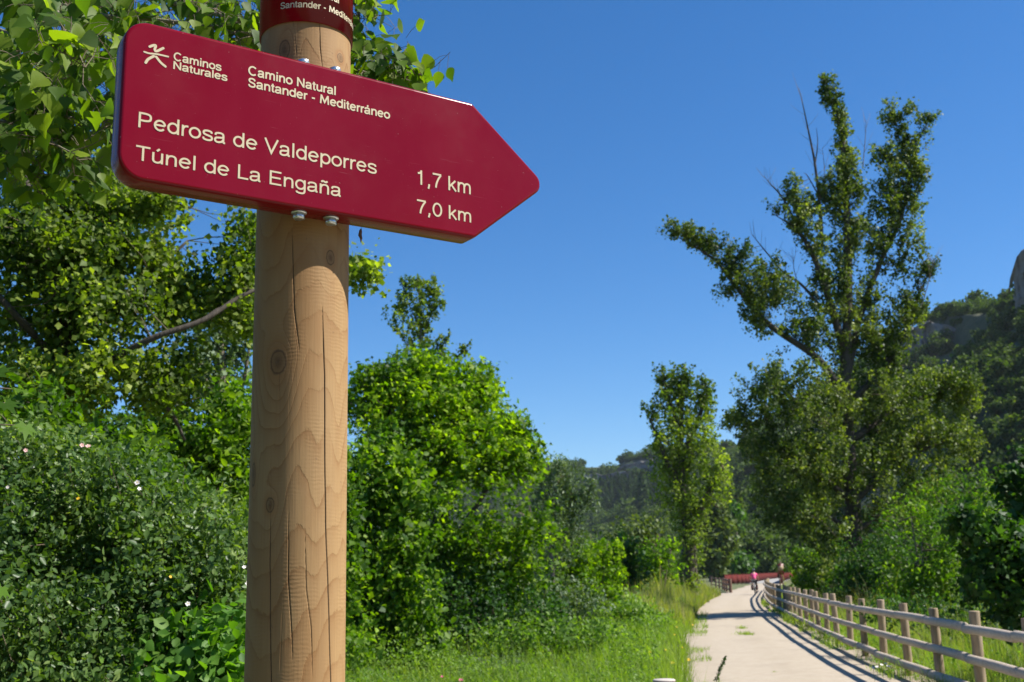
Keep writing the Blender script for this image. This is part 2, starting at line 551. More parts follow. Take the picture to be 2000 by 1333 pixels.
# ------------------------------------------------------------------ ground sheet
k = NT('meadow_soil')
g = k.geo()
n1 = k.noise(g, 0.35, 5)
n2 = k.noise(g, 9.0, 6, 0.65)
k.base(k.mix(k.math('MULTIPLY', n2, 1.0), k.mix(n1, (0.07, 0.09, 0.025), (0.10, 0.105, 0.04)), k.mix(n1, (0.09, 0.13, 0.03), (0.16, 0.14, 0.075))))
k.rough(0.95)
k.bump(n2, 0.7, 0.05)
M['soil'] = k.m
xs = np.unique(np.concatenate([np.linspace(-3000, -120, 16), np.linspace(-120, 140, 105), np.linspace(140, 3000, 16)]))
ys = np.unique(np.concatenate([np.linspace(-400, -20, 8), np.linspace(-20, 300, 130), np.linspace(300, 4000, 22)]))
GX, GY = np.meshgrid(xs, ys)
d_path = GX - (fence_x(GY) + 1.2)
d_left = path_left(GY) - 0.5 - GX
away = np.maximum(d_path, d_left)
GZ = -0.03 + np.clip(away / 6, 0, 1) * 0.16 * (fbm(np.stack([GX * 0.12, GY * 0.12, 0 * GX], -1), 3, 3) + 0.1)
GZ = np.where(np.abs(GX) + np.abs(GY) > 500, -0.03, GZ)
nx = len(xs)
i, j = np.meshgrid(np.arange(len(ys) - 1), np.arange(nx - 1), indexing='ij')
Q = np.stack([i * nx + j, i * nx + j + 1, (i + 1) * nx + j + 1, (i + 1) * nx + j], -1).reshape(-1, 4)
tag(link('ground', mesh_fast('ground', np.stack([GX, GY, GZ], -1).reshape(-1, 3), Q, smooth=True), M['soil']), kind='structure')

# ------------------------------------------------------------------ gravel path
k = NT('path_gravel')
g = k.geo()
n1 = k.noise(g, 0.5, 4)
n2 = k.noise(g, 70.0, 4, 0.7)
n3 = k.noise(g, 6.0, 5, 0.6)
vor = k.n('TexVoronoi'); vor.inputs['Scale'].default_value = 55.0
k.l(g, vor.inputs['Vector'])
c = k.mix(n1, (0.365, 0.305, 0.225), (0.425, 0.365, 0.28))
c = k.mix(k.ramp(n3, [(0.38, 0.0), (0.72, 0.55)]), c, (0.28, 0.215, 0.145))
c = k.mix(k.ramp(vor.outputs['Color'], [(0.0, 0.0), (1.0, 0.5)]), c, (0.46, 0.39, 0.30))
c = k.mix(k.ramp(n2, [(0.30, 0.55), (0.42, 0.0)]), c, (0.20, 0.165, 0.12))
tr_ = k.ramp(k.attr('across'), [(0.0, 0.55), (0.14, 0.35), (0.26, 0.0), (0.36, 0.05), (0.5, 0.30), (0.62, 0.05), (0.74, 0.0), (0.90, 0.30), (1.0, 0.75)])
c = k.mix(k.math('MULTIPLY', tr_, k.ramp(k.noise(g, 1.3, 5, 0.65), [(0.3, 0.1), (0.7, 1.0)])), c, (0.25, 0.195, 0.125))
stain = k.ramp(k.noise(k.mapping(g, (1.0, 0.6, 1.0)), 0.9, 4, 0.6), [(0.56, 0.0), (0.70, 0.30)])
c = k.mix(stain, c, (0.24, 0.20, 0.15))
k.base(c)
k.rough(0.92)
hb = k.math('ADD', k.math('MULTIPLY', vor.outputs['Distance'], -0.6), k.math('ADD', n2, k.math('MULTIPLY', n3, 1.5)))
k.bump(hb, 0.55, 0.012)
M['path'] = k.m
ss = np.concatenate([np.arange(0.5, 120, 0.5), np.arange(120, _fs[-1] - 60, 2.0)])
V, Q = [], []
nc = 15
offs = np.linspace(-0.55, PATH_W, nc)
rng = np.random.default_rng(5)
for a, s in enumerate(ss):
    for b, o in enumerate(offs):
        oo = o
        if b == nc - 1: oo += 0.9 * fbm(np.array([s * 0.45, 1.0, 0]), 3, 9) + 0.05
        if b == 0: oo += 0.25 * fbm(np.array([s * 0.8, 7.0, 0]), 3, 9)
        p, t = along(s, oo)
        cr = 0.03 * (1 - ((o - PATH_W / 2) / (PATH_W / 2)) ** 2)
        V.append((p[0], p[1], 0.012 + max(cr, -0.03) + 0.006 * (rng.random() - .5)))
for a in range(len(ss) - 1):
    for b in range(nc - 1):
        q = a * nc + b
        Q.append((q, q + nc, q + nc + 1, q + 1))
tag(link('path', mesh_fast('path', np.array(V), np.array(Q), {'across': np.tile(offs / PATH_W, len(ss))}, smooth=True), M['path']), kind='structure')

# ------------------------------------------------------------------ valley side: slope, crags and woods
RIDGE_PX = [(2000, 580, 400), (1900, 612, 455), (1800, 632, 520), (1700, 700, 590), (1600, 775, 690), (1520, 830, 800), (1450, 866, 930), (1350, 888, 1060), (1250, 903, 1150), (1090, 918, 1240), (900, 935, 1290), (600, 955, 1300), (200, 970, 1300), (-600, 985, 1280), (-1800, 1000, 1200)]
rid = [(225, 60, 118), (205, 200, 116), (190, 310, 112)] + [tuple(at(x, y, Y)) for x, y, Y in RIDGE_PX]
rid = np.array(rid)
rc = catmull(rid, 14)
rt = norm(np.gradient(rc[:, :2], axis=0))
rn = np.column_stack([-rt[:, 1], rt[:, 0]])          # towards the valley (left of travel)
kern = np.ones(25) / 25
rn = norm(np.column_stack([np.convolve(np.pad(rn[:, q], 12, 'edge'), kern, 'valid') for q in (0, 1)]))
Wd = np.interp(rc[:, 1], [0, 400, 700, 1200], [125, 128, 150, 260])
S = np.concatenate([np.linspace(-1.2, -0.12, 6), np.linspace(-0.08, 0.1, 10), np.linspace(0.13, 1.12, 36)])
def slope_profile(u):
    v = np.where(u < 0, 1 + 0.10 * np.clip(-u, 0, 1.2), np.where(u < 0.03, 1 - 3.2 * u, 0.904 * np.clip((1 - (u - 0.03) / 0.97), 0, 1) ** 1.22))
    return v
HV = rc[:, None, :2] + rn[:, None] * (S[None, :, None] * Wd[:, None, None])
HZ = rc[:, 2:3] * slope_profile(S)[None]
lump = fbm(np.stack([HV[..., 0] * 0.02, HV[..., 1] * 0.02, 0 * HZ], -1), 4, 21)
HZ = HZ + lump * 14 * np.clip(HZ / 25, 0, 1) * np.where(S[None] < 0, 0.3, 1) - 1.5 * (S[None] > 1.0) * 1.0
HZ = np.where(S[None] >= 1.0, -0.6, HZ)
k = NT('hill_scrub')
g = k.geo()
n1 = k.noise(g, 0.03, 5)
n2 = k.noise(g, 0.35, 6, 0.7)
c = k.mix(k.ramp(n1, [(0.42, 0.0), (0.62, 1.0)]), (0.035, 0.058, 0.017), (0.10, 0.098, 0.042))
k.base(k.mix(k.ramp(n2, [(0.4, 0.0), (0.65, 0.7)]), c, (0.045, 0.060, 0.022)))
k.rough(0.95)
k.bump(n2, 0.8, 1.5)
M['hill'] = k.m
m2 = len(S)
i, j = np.meshgrid(np.arange(len(rc) - 1), np.arange(m2 - 1), indexing='ij')
Q = np.stack([i * m2 + j, i * m2 + j + 1, (i + 1) * m2 + j + 1, (i + 1) * m2 + j], -1).reshape(-1, 4)
HVERT = np.concatenate([HV, HZ[..., None]], -1)
tag(link('hillside', mesh_fast('hillside', HVERT.reshape(-1, 3), Q[:, ::-1], smooth=True), M['hill']), kind='structure')

k = NT('limestone')
g = k.geo()
v = k.mapping(g, (1, 1, 0.25))
n1 = k.noise(v, 0.25, 8, 0.65)
n2 = k.noise(k.mapping(g, (0.4, 0.4, 2.2)), 0.35, 6, 0.6)
c = k.mix(n1, (0.10, 0.095, 0.088), (0.25, 0.238, 0.215))
k.base(k.mix(k.ramp(n2, [(0.50, 0.0), (0.68, 0.65)]), c, (0.14, 0.10, 0.065)))
k.rough(0.9)
k.bump(n1, 0.9, 2.0)
M['rock'] = k.m

def crag(px, ytop, ybot, Y0, Y1, seed, lean=0.1, depth=22):
    """a rock wall with ledges and vertical clefts; px = left and right pixel, Y0,Y1 = its distances"""
    nu, nv = 64, 30
    V = []
    for a in range(nu):
        u = a / (nu - 1)
        x = px[0] + (px[1] - px[0]) * u
        Y = Y0 + (Y1 - Y0) * u
        jag = 10 * fbm(np.array([u * 7, seed, 0.0]), 3, seed)
        top = at(x, np.interp(u, np.linspace(0, 1, len(ytop)), ytop) + jag, Y)
        bot = at(x, np.interp(u, np.linspace(0, 1, len(ybot)), ybot) + 10, Y)
        for b in range(nv):
            w = b / (nv - 1)
            p = bot * (1 - w) + top * w
            h = top[2] - bot[2]
            q = np.array([p[0] * 0.12, p[1] * 0.12, p[2] * 0.05])
            cl = fbm(q, 4, seed + 3) * 9 + np.abs(fbm(q * 2.3, 3, seed + 5)) * 9
            cl += 4.0 * fbm(q * 5.0, 4, seed + 9)
            led = 2.2 * ((p[2] * 0.13 + fbm(q * 0.7, 2, seed)) % 1.0)
            V.append((p[0] + (0.3 + 0.1 * (depth > 24)) * cl, p[1] + cl + led + lean * h * w * 2.0, p[2]))
        # top runs back into the hill
        V.append((top[0] + 8, top[1] + depth, top[2] - 1.5))
    V = np.array(V).reshape(nu, nv + 1, 3)
    m = nv + 1
    i, j = np.meshgrid(np.arange(nu - 1), np.arange(m - 1), indexing='ij')
    Q = np.stack([i * m + j, (i + 1) * m + j, (i + 1) * m + j + 1, i * m + j + 1], -1).reshape(-1, 4)
    # close the sides towards the hill
    back = V + np.array([10, depth, -2])
    VV = np.vstack([V.reshape(-1, 3), back[0], back[-1]])
    o0 = nu * m
    o1 = o0 + m
    jj = np.arange(m - 1)
    QL = np.stack([o0 + jj, jj, jj + 1, o0 + jj + 1], -1)
    e = (nu - 1) * m
    QR = np.stack([e + jj, o1 + jj, o1 + jj + 1, e + jj + 1], -1)
    return tag(link('crag', mesh_fast('crag', VV, np.vstack([Q, QL, QR]), smooth=False), M['rock']), kind='structure')

crag((1990, 2085), [500, 478, 456, 455, 470], [592, 600, 600, 600, 600], 372, 355, 3, 0.0, 26)
crag((1755, 1885), [662, 636, 624, 632, 648], [700, 690, 676, 666, 664], 500, 464, 11, 0.12)
crag((1385, 1500), [878, 870, 866, 860], [898, 900, 902, 900], 900, 850, 17, 0.12)
crag((1128, 1305), [931, 924, 916, 908], [936, 938, 938, 938], 1150, 1060, 23, 0.15)
crag((1190, 1320), [914, 905, 898, 898], [918, 918, 916, 918], 1140, 1050, 29, 0.1)

# woods on the slope: one mass, nobody could count them
def proto_tree(name, seed, conical=False, n=520):
    rng = np.random.default_rng(seed)
    if conical:
        z = rng.random(n) ** 1.3
        r = (1 - z) * 0.30 + 0.02
        th = rng.random(n) * 2 * np.pi
        rr = r * rng.random(n) ** 0.4
        P = np.column_stack([rr * np.cos(th), rr * np.sin(th), 0.15 + z * 0.95])
        O = np.column_stack([np.cos(th), np.sin(th), 0.4 + 0 * th])
    else:
        nb = 9
        c = rng.normal(size=(nb, 3)) * np.array([0.22, 0.22, 0.13]) + np.array([0, 0, 0.58])
        c = np.vstack([c, [(0, 0, 0.3), (0.12, 0, 0.22), (-0.12, 0.05, 0.22)]])
        rad = 0.16 + 0.13 * rng.random(len(c))
        k = rng.integers(len(c), size=n)
        d = norm(rng.normal(size=(n, 3)))
        P = c[k] + d * (rad[k] * rng.random(n) ** 0.3)[:, None]
        O = d
        k2 = P[:, 2] > 0.02
        P, O = P[k2], O[k2]
    V, T, kk = leaves(rng, P, 0.105 if not conical else 0.10, 0.85, 0.4, 0.35, 0.2, O * 1.3)
    tone = 0.45 + 0.9 * fbm(P * 4, 3, seed) + rng.normal(size=len(P)) * 0.2
    me = mesh_fast(name, V, T, {'rnd': np.repeat(np.clip(tone, 0, 1), kk)})
    me.materials.append(M['lf_pine'] if conical else M['lf_forest'])
    return bpy.data.objects.new(name, me)

pc = bpy.data.collections.new('woodland_kinds')
for q in range(5): pc.objects.link(proto_tree('kind_%d' % q, 40 + q))
for q in range(2): pc.objects.link(proto_tree('kind_%d' % (5 + q), 60 + q, True, 420))

def hill_point(a, u):
    """interpolated hillside vertex at ridge index a and fraction u down the slope"""
    i0 = np.clip(a.astype(int), 0, len(rc) - 2); fa = a - i0
    col = np.interp(u, S, np.arange(m2)); j0 = np.clip(col.astype(int), 0, m2 - 2); fb = col - j0
    H = HVERT
    return (H[i0, j0] * ((1 - fa) * (1 - fb))[:, None] + H[i0 + 1, j0] * (fa * (1 - fb))[:, None] + H[i0, j0 + 1] * ((1 - fa) * fb)[:, None] + H[i0 + 1, j0 + 1] * (fa * fb)[:, None])

rng = np.random.default_rng(77)
seglen = np.concatenate([[0], np.cumsum(np.linalg.norm(np.diff(rc[:, :2], axis=0), axis=1))])
N = 33000
a = np.interp(rng.random(N) * seglen[-1], seglen, np.arange(len(rc)))
u = np.where(rng.random(N) < 0.17, -rng.random(N) * 0.16, rng.random(N) * 1.02)
P = hill_point(a, u)
d = P - CAMP
zz = d @ FW
px = CX + FPX * (d @ RT) / zz
py = CY - FPX * (d @ UP) / zz
clear = fbm(np.stack([P[:, 0] * 0.022, P[:, 1] * 0.022, P[:, 2] * 0.022], -1), 3, 31)
keep = (zz > 0) & (px > -700) & (px < 2400) & (clear < 0.02 + 0.2 * rng.random(N) + np.clip((P[:, 1] - 600) / 600, 0, .3))
onrock = ((px > 1755) & (px < 1870) & (py > 640) & (py < 672)) | ((px > 1140) & (px < 1300) & (py > 908) & (py < 930)) | ((px > 1392) & (px < 1470) & (py > 866) & (py < 895)) | ((px > 1972) & (px < 2060) & (py < 600))
keep &= ~onrock
P, px, py = P[keep], px[keep], py[keep]
pine = (px > 1120) & (px < 1330) & (py > 945) & (py < 1010)
idx = np.where(pine, 5 + rng.integers(2, size=len(P)), rng.integers(5, size=len(P)))
scl = np.where(pine, 7.5, 7.2) * np.exp(rng.normal(size=len(P)) * 0.28) * np.interp(P[:, 1], [300, 1000], [0.8, 1.3]) * np.where(py < 700, 0.85, 1)
scl = scl * np.where(rng.random(len(P)) < 0.2, 0.5, 1)
me = bpy.data.meshes.new('hillside_woods')
me.from_pydata((P - np.array([0, 0, 0.5])).tolist(), [], [])
for nm, val, ty in (('scl', scl, 'FLOAT'), ('rotz', rng.random(len(P)) * 6.28, 'FLOAT'), ('idx', idx, 'INT')):
    at_ = me.attributes.new(nm, ty, 'POINT')
    at_.data.foreach_set('value', np.asarray(val, np.float32 if ty == 'FLOAT' else np.int32))
woods = tag(link('hillside_woods', me), 'dark green scrub oak woods covering the steep valley side', 'woods', kind='stuff')
gn = bpy.data.node_groups.new('scatter_woods', 'GeometryNodeTree')
gn.interface.new_socket('Geometry', in_out='INPUT', socket_type='NodeSocketGeometry')
gn.interface.new_socket('Geometry', in_out='OUTPUT', socket_type='NodeSocketGeometry')
N_ = gn.nodes
gi, go = N_.new('NodeGroupInput'), N_.new('NodeGroupOutput')
ci = N_.new('GeometryNodeCollectionInfo')
ci.inputs['Collection'].default_value = pc
ci.inputs['Separate Children'].default_value = True
ci.inputs['Reset Children'].default_value = True
ip = N_.new('GeometryNodeInstanceOnPoints')
ip.inputs['Pick Instance'].default_value = True
def named(nm, ty):
    q = N_.new('GeometryNodeInputNamedAttribute'); q.data_type = ty; q.inputs['Name'].default_value = nm
    return q.outputs['Attribute']
cx_ = N_.new('ShaderNodeCombineXYZ')
gn.links.new(named('rotz', 'FLOAT'), cx_.inputs['Z'])
e2r = N_.new('FunctionNodeEulerToRotation')
gn.links.new(cx_.outputs[0], e2r.inputs[0])
gn.links.new(gi.outputs[0], ip.inputs['Points'])
gn.links.new(ci.outputs[0], ip.inputs['Instance'])
gn.links.new(named('idx', 'INT'), ip.inputs['Instance Index'])
gn.links.new(e2r.outputs[0], ip.inputs['Rotation'])
gn.links.new(named('scl', 'FLOAT'), ip.inputs['Scale'])
gn.links.new(ip.outputs[0], go.inputs[0])
woods.modifiers.new('scatter', 'NODES').node_group = gn

# ------------------------------------------------------------------ signpost in the foreground
SA = math.radians(33.75)
SE = np.array([math.cos(SA), math.sin(SA), 0.0])       # along the board, left to right
SN = np.array([math.sin(SA), -math.cos(SA), 0.0])      # out of the board's face
STL = np.array([-0.5607, 1.5048, 2.4248])              # top left corner of the face
BW, BH, BT = 0.6017, 0.25, 0.046
POSTC = np.array([-0.3485, 1.7935])
PR = 0.0770
POST_TOP = 2.98

signpost = thing('signpost', 'round wooden signpost with dark red arrow board in the foreground', 'signpost', (POSTC[0], POSTC[1], 0))
SO = np.array([POSTC[0], POSTC[1], 0.0])

# wooden post: turned, slightly fluted, with checks, knots and growth-ring figure stored as smooth fields
def pz(y):   # height on the post front for a photograph row
    return at(587, y, POSTC[1] - PR)[2]
def pth(x):  # angle round the post (0 = facing the camera, + to the right) for a photograph column
    return math.asin(max(-1, min(1, (x - 587) / 91.0)))
th0 = math.atan2(-POSTC[0], POSTC[1])                  # direction of the camera from the post, as rotation of -Y
NA, NZ_ = 220, 300
tha = np.concatenate([np.linspace(-1.7, 1.7, 400), np.linspace(1.7, 2 * np.pi - 1.7, 42)[1:-1]])
NA = len(tha)
zlo = np.linspace(0, 1.15, 30, endpoint=False)
zz_ = np.concatenate([[-0.4], zlo, np.linspace(1.15, 2.75, NZ_), np.linspace(2.77, POST_TOP, 8)])
TH, ZZ = np.meshgrid(tha, zz_)
arc = TH * PR
knots = [(546, 706, 17, 22), (640, 497, 10, 14), (537, 985, 9, 13), (505, 922, 8, 21), (545, 95, 12, 20), (655, 95, 9, 9), (592, 1150, 0.1, 0.1)]
kf = np.full(TH.shape, 9.0)
gf = 1.15 * ZZ + 0.30 * fbm(np.stack([arc * 13 + 3, ZZ * 2.6, 0 * ZZ], -1), 3, 4) + 0.55 * fbm(np.stack([arc * 14, ZZ * 0.55, 0 * ZZ + 4], -1), 2, 8)
kd = 9.0 * np.ones(TH.shape)
for (x, y, a, b) in knots:
    t, z = pth(x), pz(y)
    sx, sz = a * 0.00078, b * 0.00085
    dx, dz = (TH - t) * PR, ZZ - z
    q = np.sqrt((dx / sx) ** 2 + (dz / sz) ** 2)
    kd = np.minimum(kd, q)
    if a > 1:
        dzz = np.where(dz < 0, dz / 2.6, dz)
        gf += 0.22 * (a / 14) * np.exp(-((dx / (sx * 2.2)) ** 2 + (dzz / (sz * 2.0)) ** 2))
crk = np.full(TH.shape, 9.0)
def crack(pts, w):
    """pts: photograph pixels down the post; w: half width in mm"""
    global crk
    zc = np.array([pz(y) for x, y in pts]); tc = np.array([pth(x) for x, y in pts])
    o = np.argsort(zc)
    t = np.interp(ZZ, zc[o], tc[o]) + 0.018 * fbm(np.stack([ZZ * 22, 0 * ZZ + w * 7 + pts[0][0], 0 * ZZ], -1), 3, 2)
    prof = np.clip(np.minimum((ZZ - zc.min()) / 0.06, (zc.max() - ZZ) / 0.06), 0, 1)
    d = np.abs(TH - t) * PR * 1000
    crk = np.minimum(crk, np.where(prof > 0, d / (0.72 * w * (0.25 + 0.75 * prof)), 9))
crack([(626, 600), (631, 720), (634, 900), (637, 1020), (645, 1200), (650, 1340), (652, 1420)], 1.3)
crack([(538, 990), (539, 1100), (543, 1250), (546, 1340), (547, 1420)], 1.0)
crack([(570, 1000), (572, 1130), (580, 1240), (583, 1290)], 0.8)
crack([(566, 440), (570, 520), (573, 600), (585, 690)], 0.9)
crack([(600, 1050), (604, 1150), (614, 1230), (618, 1333)], 0.6)
crack([(548, 720), (550, 780)], 0.6)
crack([(562, 1200), (561, 1330)], 0.5)
crack([(612, 38), (614, 90), (620, 135)], 1.3)
crack([(560, 40), (572, 130)], 0.5)
crack([(535, 880), (538, 975)], 0.5)
rad = PR * (1 + 0.005 * fbm(np.stack([np.cos(TH) * 1.5, np.sin(TH) * 1.5, ZZ * 1.2], -1), 2, 6)) - 0.0016 * np.clip(1.4 - crk, 0, 1) + 0.0006 * np.clip(1.3 - kd, 0, 1)
rad = rad * np.where(ZZ < 1.2, 1.0 + 0.012 * np.clip(1.2 - ZZ, 0, 1.2), 1.0)
ang = TH + th0
PV = np.stack([np.sin(ang) * rad, -np.cos(ang) * rad, ZZ], -1)
nzr = len(zz_)
i, j = np.meshgrid(np.arange(nzr - 1), np.arange(NA), indexing='ij')
j2 = (j + 1) % NA
Q = np.stack([i * NA + j, i * NA + j2, (i + 1) * NA + j2, (i + 1) * NA + j], -1).reshape(-1, 4)
V = PV.reshape(-1, 3)
V = np.vstack([V, [(0, 0, POST_TOP + 0.02)]])
jj = np.arange(NA)
T = np.column_stack([(nzr - 1) * NA + jj, (nzr - 1) * NA + (jj + 1) % NA, np.full(NA, len(V) - 1)])
ext = lambda a: np.append(a.ravel(), a.ravel()[-1])
pm = mesh_fast('post', V, [Q, T], {'ring': ext(gf), 'crk': ext(crk), 'knot': ext(kd)}, smooth=True)
k = NT('pine_post')
ob = k.obj()
ring = k.attr('ring')
w1 = k.math('MULTIPLY', ring, 13.0)
wn = k.math('ADD', w1, k.math('MULTIPLY', k.noise(k.mapping(ob, (70, 70, 45)), 1.0, 5, 0.7), 0.42))
saw = k.math('FRACT', wn)
band0 = k.ramp(saw, [(0.0, 0.10), (0.5, 0.22), (0.82, 0.45), (0.95, 0.85), (1.0, 0.12)])
patch = k.ramp(k.noise(k.mapping(ob, (16, 16, 5)), 1.0, 3), [(0.34, 0.25), (0.58, 1.0)])
band = k.math('MULTIPLY', band0, patch)
fine = k.noise(k.mapping(ob, (260, 260, 9)), 1.0, 4, 0.6)
blot = k.noise(k.mapping(ob, (7, 7, 2.4)), 1.0, 4)
c = k.mix(band, (0.350, 0.222, 0.098), (0.205, 0.096, 0.030))
c = k.mix(k.ramp(fine, [(0.35, 0.0), (0.75, 0.30)]), c, (0.20, 0.115, 0.055))
c = k.mix(k.ramp(blot, [(0.45, 0.0), (0.66, 0.75)]), c, (0.27, 0.14, 0.050))
c = k.mix(k.ramp(blot, [(0.28, 0.35), (0.42, 0.0)]), c, (0.42, 0.29, 0.155))
kn = k.attr('knot')
kn2 = k.math('ADD', kn, k.math('MULTIPLY', k.math('SUBTRACT', k.noise(k.mapping(ob, (120, 120, 120)), 1.0, 2), 0.5), 0.35))
c = k.mix(k.ramp(k.math('MULTIPLY', kn2, 0.5), [(0.0, 0.85), (0.2, 0.6), (0.36, 0.35), (0.43, 0.35), (0.47, 0.85), (0.52, 0.7), (0.60, 0.0)]), c, (0.085, 0.042, 0.018))
c = k.mix(k.ramp(k.math('MULTIPLY', kn, 0.25), [(0.0, 0.0), (0.27, 0.0), (0.31, 0.45), (0.6, 0.0)]), c, (0.27, 0.125, 0.04))
ck = k.attr('crk')
c = k.mix(k.ramp(k.math('MULTIPLY', ck, 0.5), [(0.30, 0.95), (0.50, 0.45), (0.75, 0.0)]), c, (0.045, 0.026, 0.014))
specks = k.noise(k.mapping(ob, (90, 90, 60)), 1.0, 2)
c = k.mix(k.ramp(specks, [(0.72, 0.0), (0.78, 0.5)]), c, (0.12, 0.075, 0.045))
k.base(c)
k.rough(0.72)
k.p.inputs['Specular IOR Level'].default_value = 0.3
chat = k.n('TexWave', wave_type='BANDS', bands_direction='Z')
chat.inputs['Scale'].default_value = 50.0
chat.inputs['Distortion'].default_value = 5.0
chat.inputs['Detail'].default_value = 2.0
k.l(k.mapping(ob, (1, 1, 1)), chat.inputs['Vector'])
hh = k.math('ADD', k.math('MULTIPLY', k.math('MULTIPLY', chat.outputs['Fac'], k.ramp(k.noise(k.mapping(ob, (22, 22, 9)), 1.0, 3), [(0.4, 0.0), (0.65, 1.0)])), 0.26), k.math('ADD', k.math('MULTIPLY', band, -0.55), k.math('MULTIPLY', fine, 0.5)))
k.bump(hh, 0.42, 0.0016)
M['post'] = k.m
link('post', pm, M['post'], signpost)

# paint of board and collar
def paint_mat(name, col, rough):
    k = NT(name)
    g = k.obj()
    n1 = k.noise(g, 3.0, 3)
    dust = k.noise(g, 330.0, 1, 0.4)
    c = k.mix(n1, tuple(x * 0.92 for x in col), tuple(x * 1.08 for x in col))
    c = k.mix(k.ramp(dust, [(0.79, 0.0), (0.83, 0.45)]), c, (0.45, 0.30, 0.28))
    scr = k.noise(k.mapping(g, (18, 18, 520)), 1.0, 2, 0.7)
    scr2 = k.noise(k.mapping(g, (420, 420, 60)), 1.0, 2, 0.7)
    c = k.mix(k.ramp(scr, [(0.70, 0.0), (0.76, 0.20)]), c, (0.40, 0.16, 0.17))
    c = k.mix(k.ramp(scr2, [(0.72, 0.0), (0.77, 0.16)]), c, (0.40, 0.18, 0.18))
    fade = k.noise(k.mapping(g, (5, 5, 2)), 1.0, 4, 0.6)
    c = k.mix(k.ramp(fade, [(0.40, 0.0), (0.75, 0.22)]), c, (0.26, 0.02, 0.035))
    k.base(c)
    k.val(k.ramp(k.noise(g, 9.0, 5, 0.7), [(0.3, rough * 0.7), (0.7, rough * 1.9)]), k.p.inputs['Roughness'])
    k.p.inputs['Specular IOR Level'].default_value = 0.22
    k.p.inputs['Coat Weight'].default_value = 0.08
    k.p.inputs['Coat Roughness'].default_value = 0.09
    k.bump(k.noise(g, 26.0, 2), 0.02, 0.004)
    return k.m
M['sign_red'] = paint_mat('sign_crimson', (0.165, 0.0006, 0.0065), 0.14)
M['cream'] = plain_mat('lettering_cream', (0.52, 0.44, 0.275), 0.4, var=0.05, scale=60)
M['zinc'] = plain_mat('zinc_bolt', (0.62, 0.65, 0.68), 0.32, 0.9, var=0.15, scale=60)
M['strap'] = plain_mat('bracket_steel', (0.35, 0.34, 0.33), 0.5, 0.7)

def rounded(poly, rads, n=8):
    out = []
    m = len(poly)
    for i in range(m):
        a, b, c = np.array(poly[i - 1], float), np.array(poly[i], float), np.array(poly[(i + 1) % m], float)
        u, v = norm(a - b), norm(c - b)
        half = math.acos(np.clip(u @ v, -1, 1)) / 2
        r = rads[i]
        t = r / math.tan(half)
        ctr = b + norm(u + v) * (r / math.sin(half))
        p0, p1 = b + u * t, b + v * t
        a0 = math.atan2(*(p0 - ctr)[::-1]); a1 = math.atan2(*(p1 - ctr)[::-1])
        da = (a1 - a0 + math.pi) % (2 * math.pi) - math.pi
        for q in np.linspace(0, 1, n):
            out.append(ctr + r * np.array([math.cos(a0 + da * q), math.sin(a0 + da * q)]))
    return np.array(out)

def onsign(x, y):
    p = plane_hit(x, y, STL, SN) - STL
    return np.array([p @ SE, p[2]])              # s to the right, t up (negative down)
tip = onsign(1068, 362)
poly = [(0, 0), (0, -BH), (BW, -BH), (tip[0], -BH / 2 - 0.001), (BW, 0)]
out2 = rounded(poly, [0.038, 0.038, 0.012, 0.022, 0.010], 9)
def sign_pt(s, t, depth):                          # depth > 0 goes behind the face
    return STL + np.outer(np.atleast_1d(s), SE) + np.outer(np.atleast_1d(t), [0, 0, 1.0]) - np.outer(np.atleast_1d(depth), SN)
ctr2 = np.array([BW * 0.5, -BH / 2])
def inset(o, d):
    tg = norm(np.roll(o, -1, 0) - np.roll(o, 1, 0))
    nn = np.column_stack([tg[:, 1], -tg[:, 0]])
    if ((o + nn * 0.01 - ctr2) ** 2).sum() > ((o - ctr2) ** 2).sum(): nn = -nn
    return o + nn * d
rings = []
br = 0.0055
for a in np.linspace(0, math.pi / 2, 5):
    rings.append((inset(out2, br * (1 - math.sin(a))), br * (1 - math.cos(a))))
for a in np.linspace(math.pi / 2, 0, 4):
    rings.append((inset(out2, br * (1 - math.sin(a))), BT - br * (1 - math.cos(a))))
V = np.vstack([sign_pt(o[:, 0], o[:, 1], np.full(len(o), d)) for o, d in rings])
m = len(out2)
i, j = np.meshgrid(np.arange(len(rings) - 1), np.arange(m), indexing='ij')
Q = np.stack([i * m + j, i * m + (j + 1) % m, (i + 1) * m + (j + 1) % m, (i + 1) * m + j], -1).reshape(-1, 4)
bm = bmesh.new()
bv = [bm.verts.new(v) for v in (V - SO)]
for q in Q:
    f = bm.faces.new([bv[x] for x in q]); f.smooth = True
bm.faces.new([bv[x] for x in range(m)])
bm.faces.new([bv[x] for x in range(len(V) - m, len(V))][::-1])
bmesh.ops.recalc_face_normals(bm, faces=bm.faces)
me = bpy.data.meshes.new('arrow_board'); bm.to_mesh(me); bm.free()
board = link('arrow_board', me, M['sign_red'], signpost)

# --- lettering: stroke alphabet
def ell(cx, cy, rx, ry, a0, a1, n=22):
    t = np.radians(np.linspace(a0, a1, n))
    return np.column_stack([cx + rx * np.cos(t), cy + ry * np.sin(t)])
def cm(*p):
    return catmull(np.array([(a, b, 0) for a, b in p], float), 6)[:, :2]
def L_(*p):
    return np.array(p, float)
S_s = cm((.43, .375), (.40, .45), (.26, .485), (.12, .455), (.085, .375), (.13, .305), (.26, .265), (.40, .225), (.445, .145), (.40, .065), (.26, .037), (.11, .07), (.07, .155))
ARCH = cm((.1, .30), (.17, .44), (.3, .485), (.42, .44), (.455, .31), (.455, .0))
AA = [np.vstack([cm((.085, .36), (.12, .45), (.27, .485), (.40, .45), (.43, .35), (.43, .22), (.43, .10)), cm((.43, .10), (.45, .045), (.51, .045))[1:]]), cm((.43, .285), (.3, .265), (.13, .235), (.075, .145), (.11, .06), (.22, .035), (.35, .075), (.43, .17))]
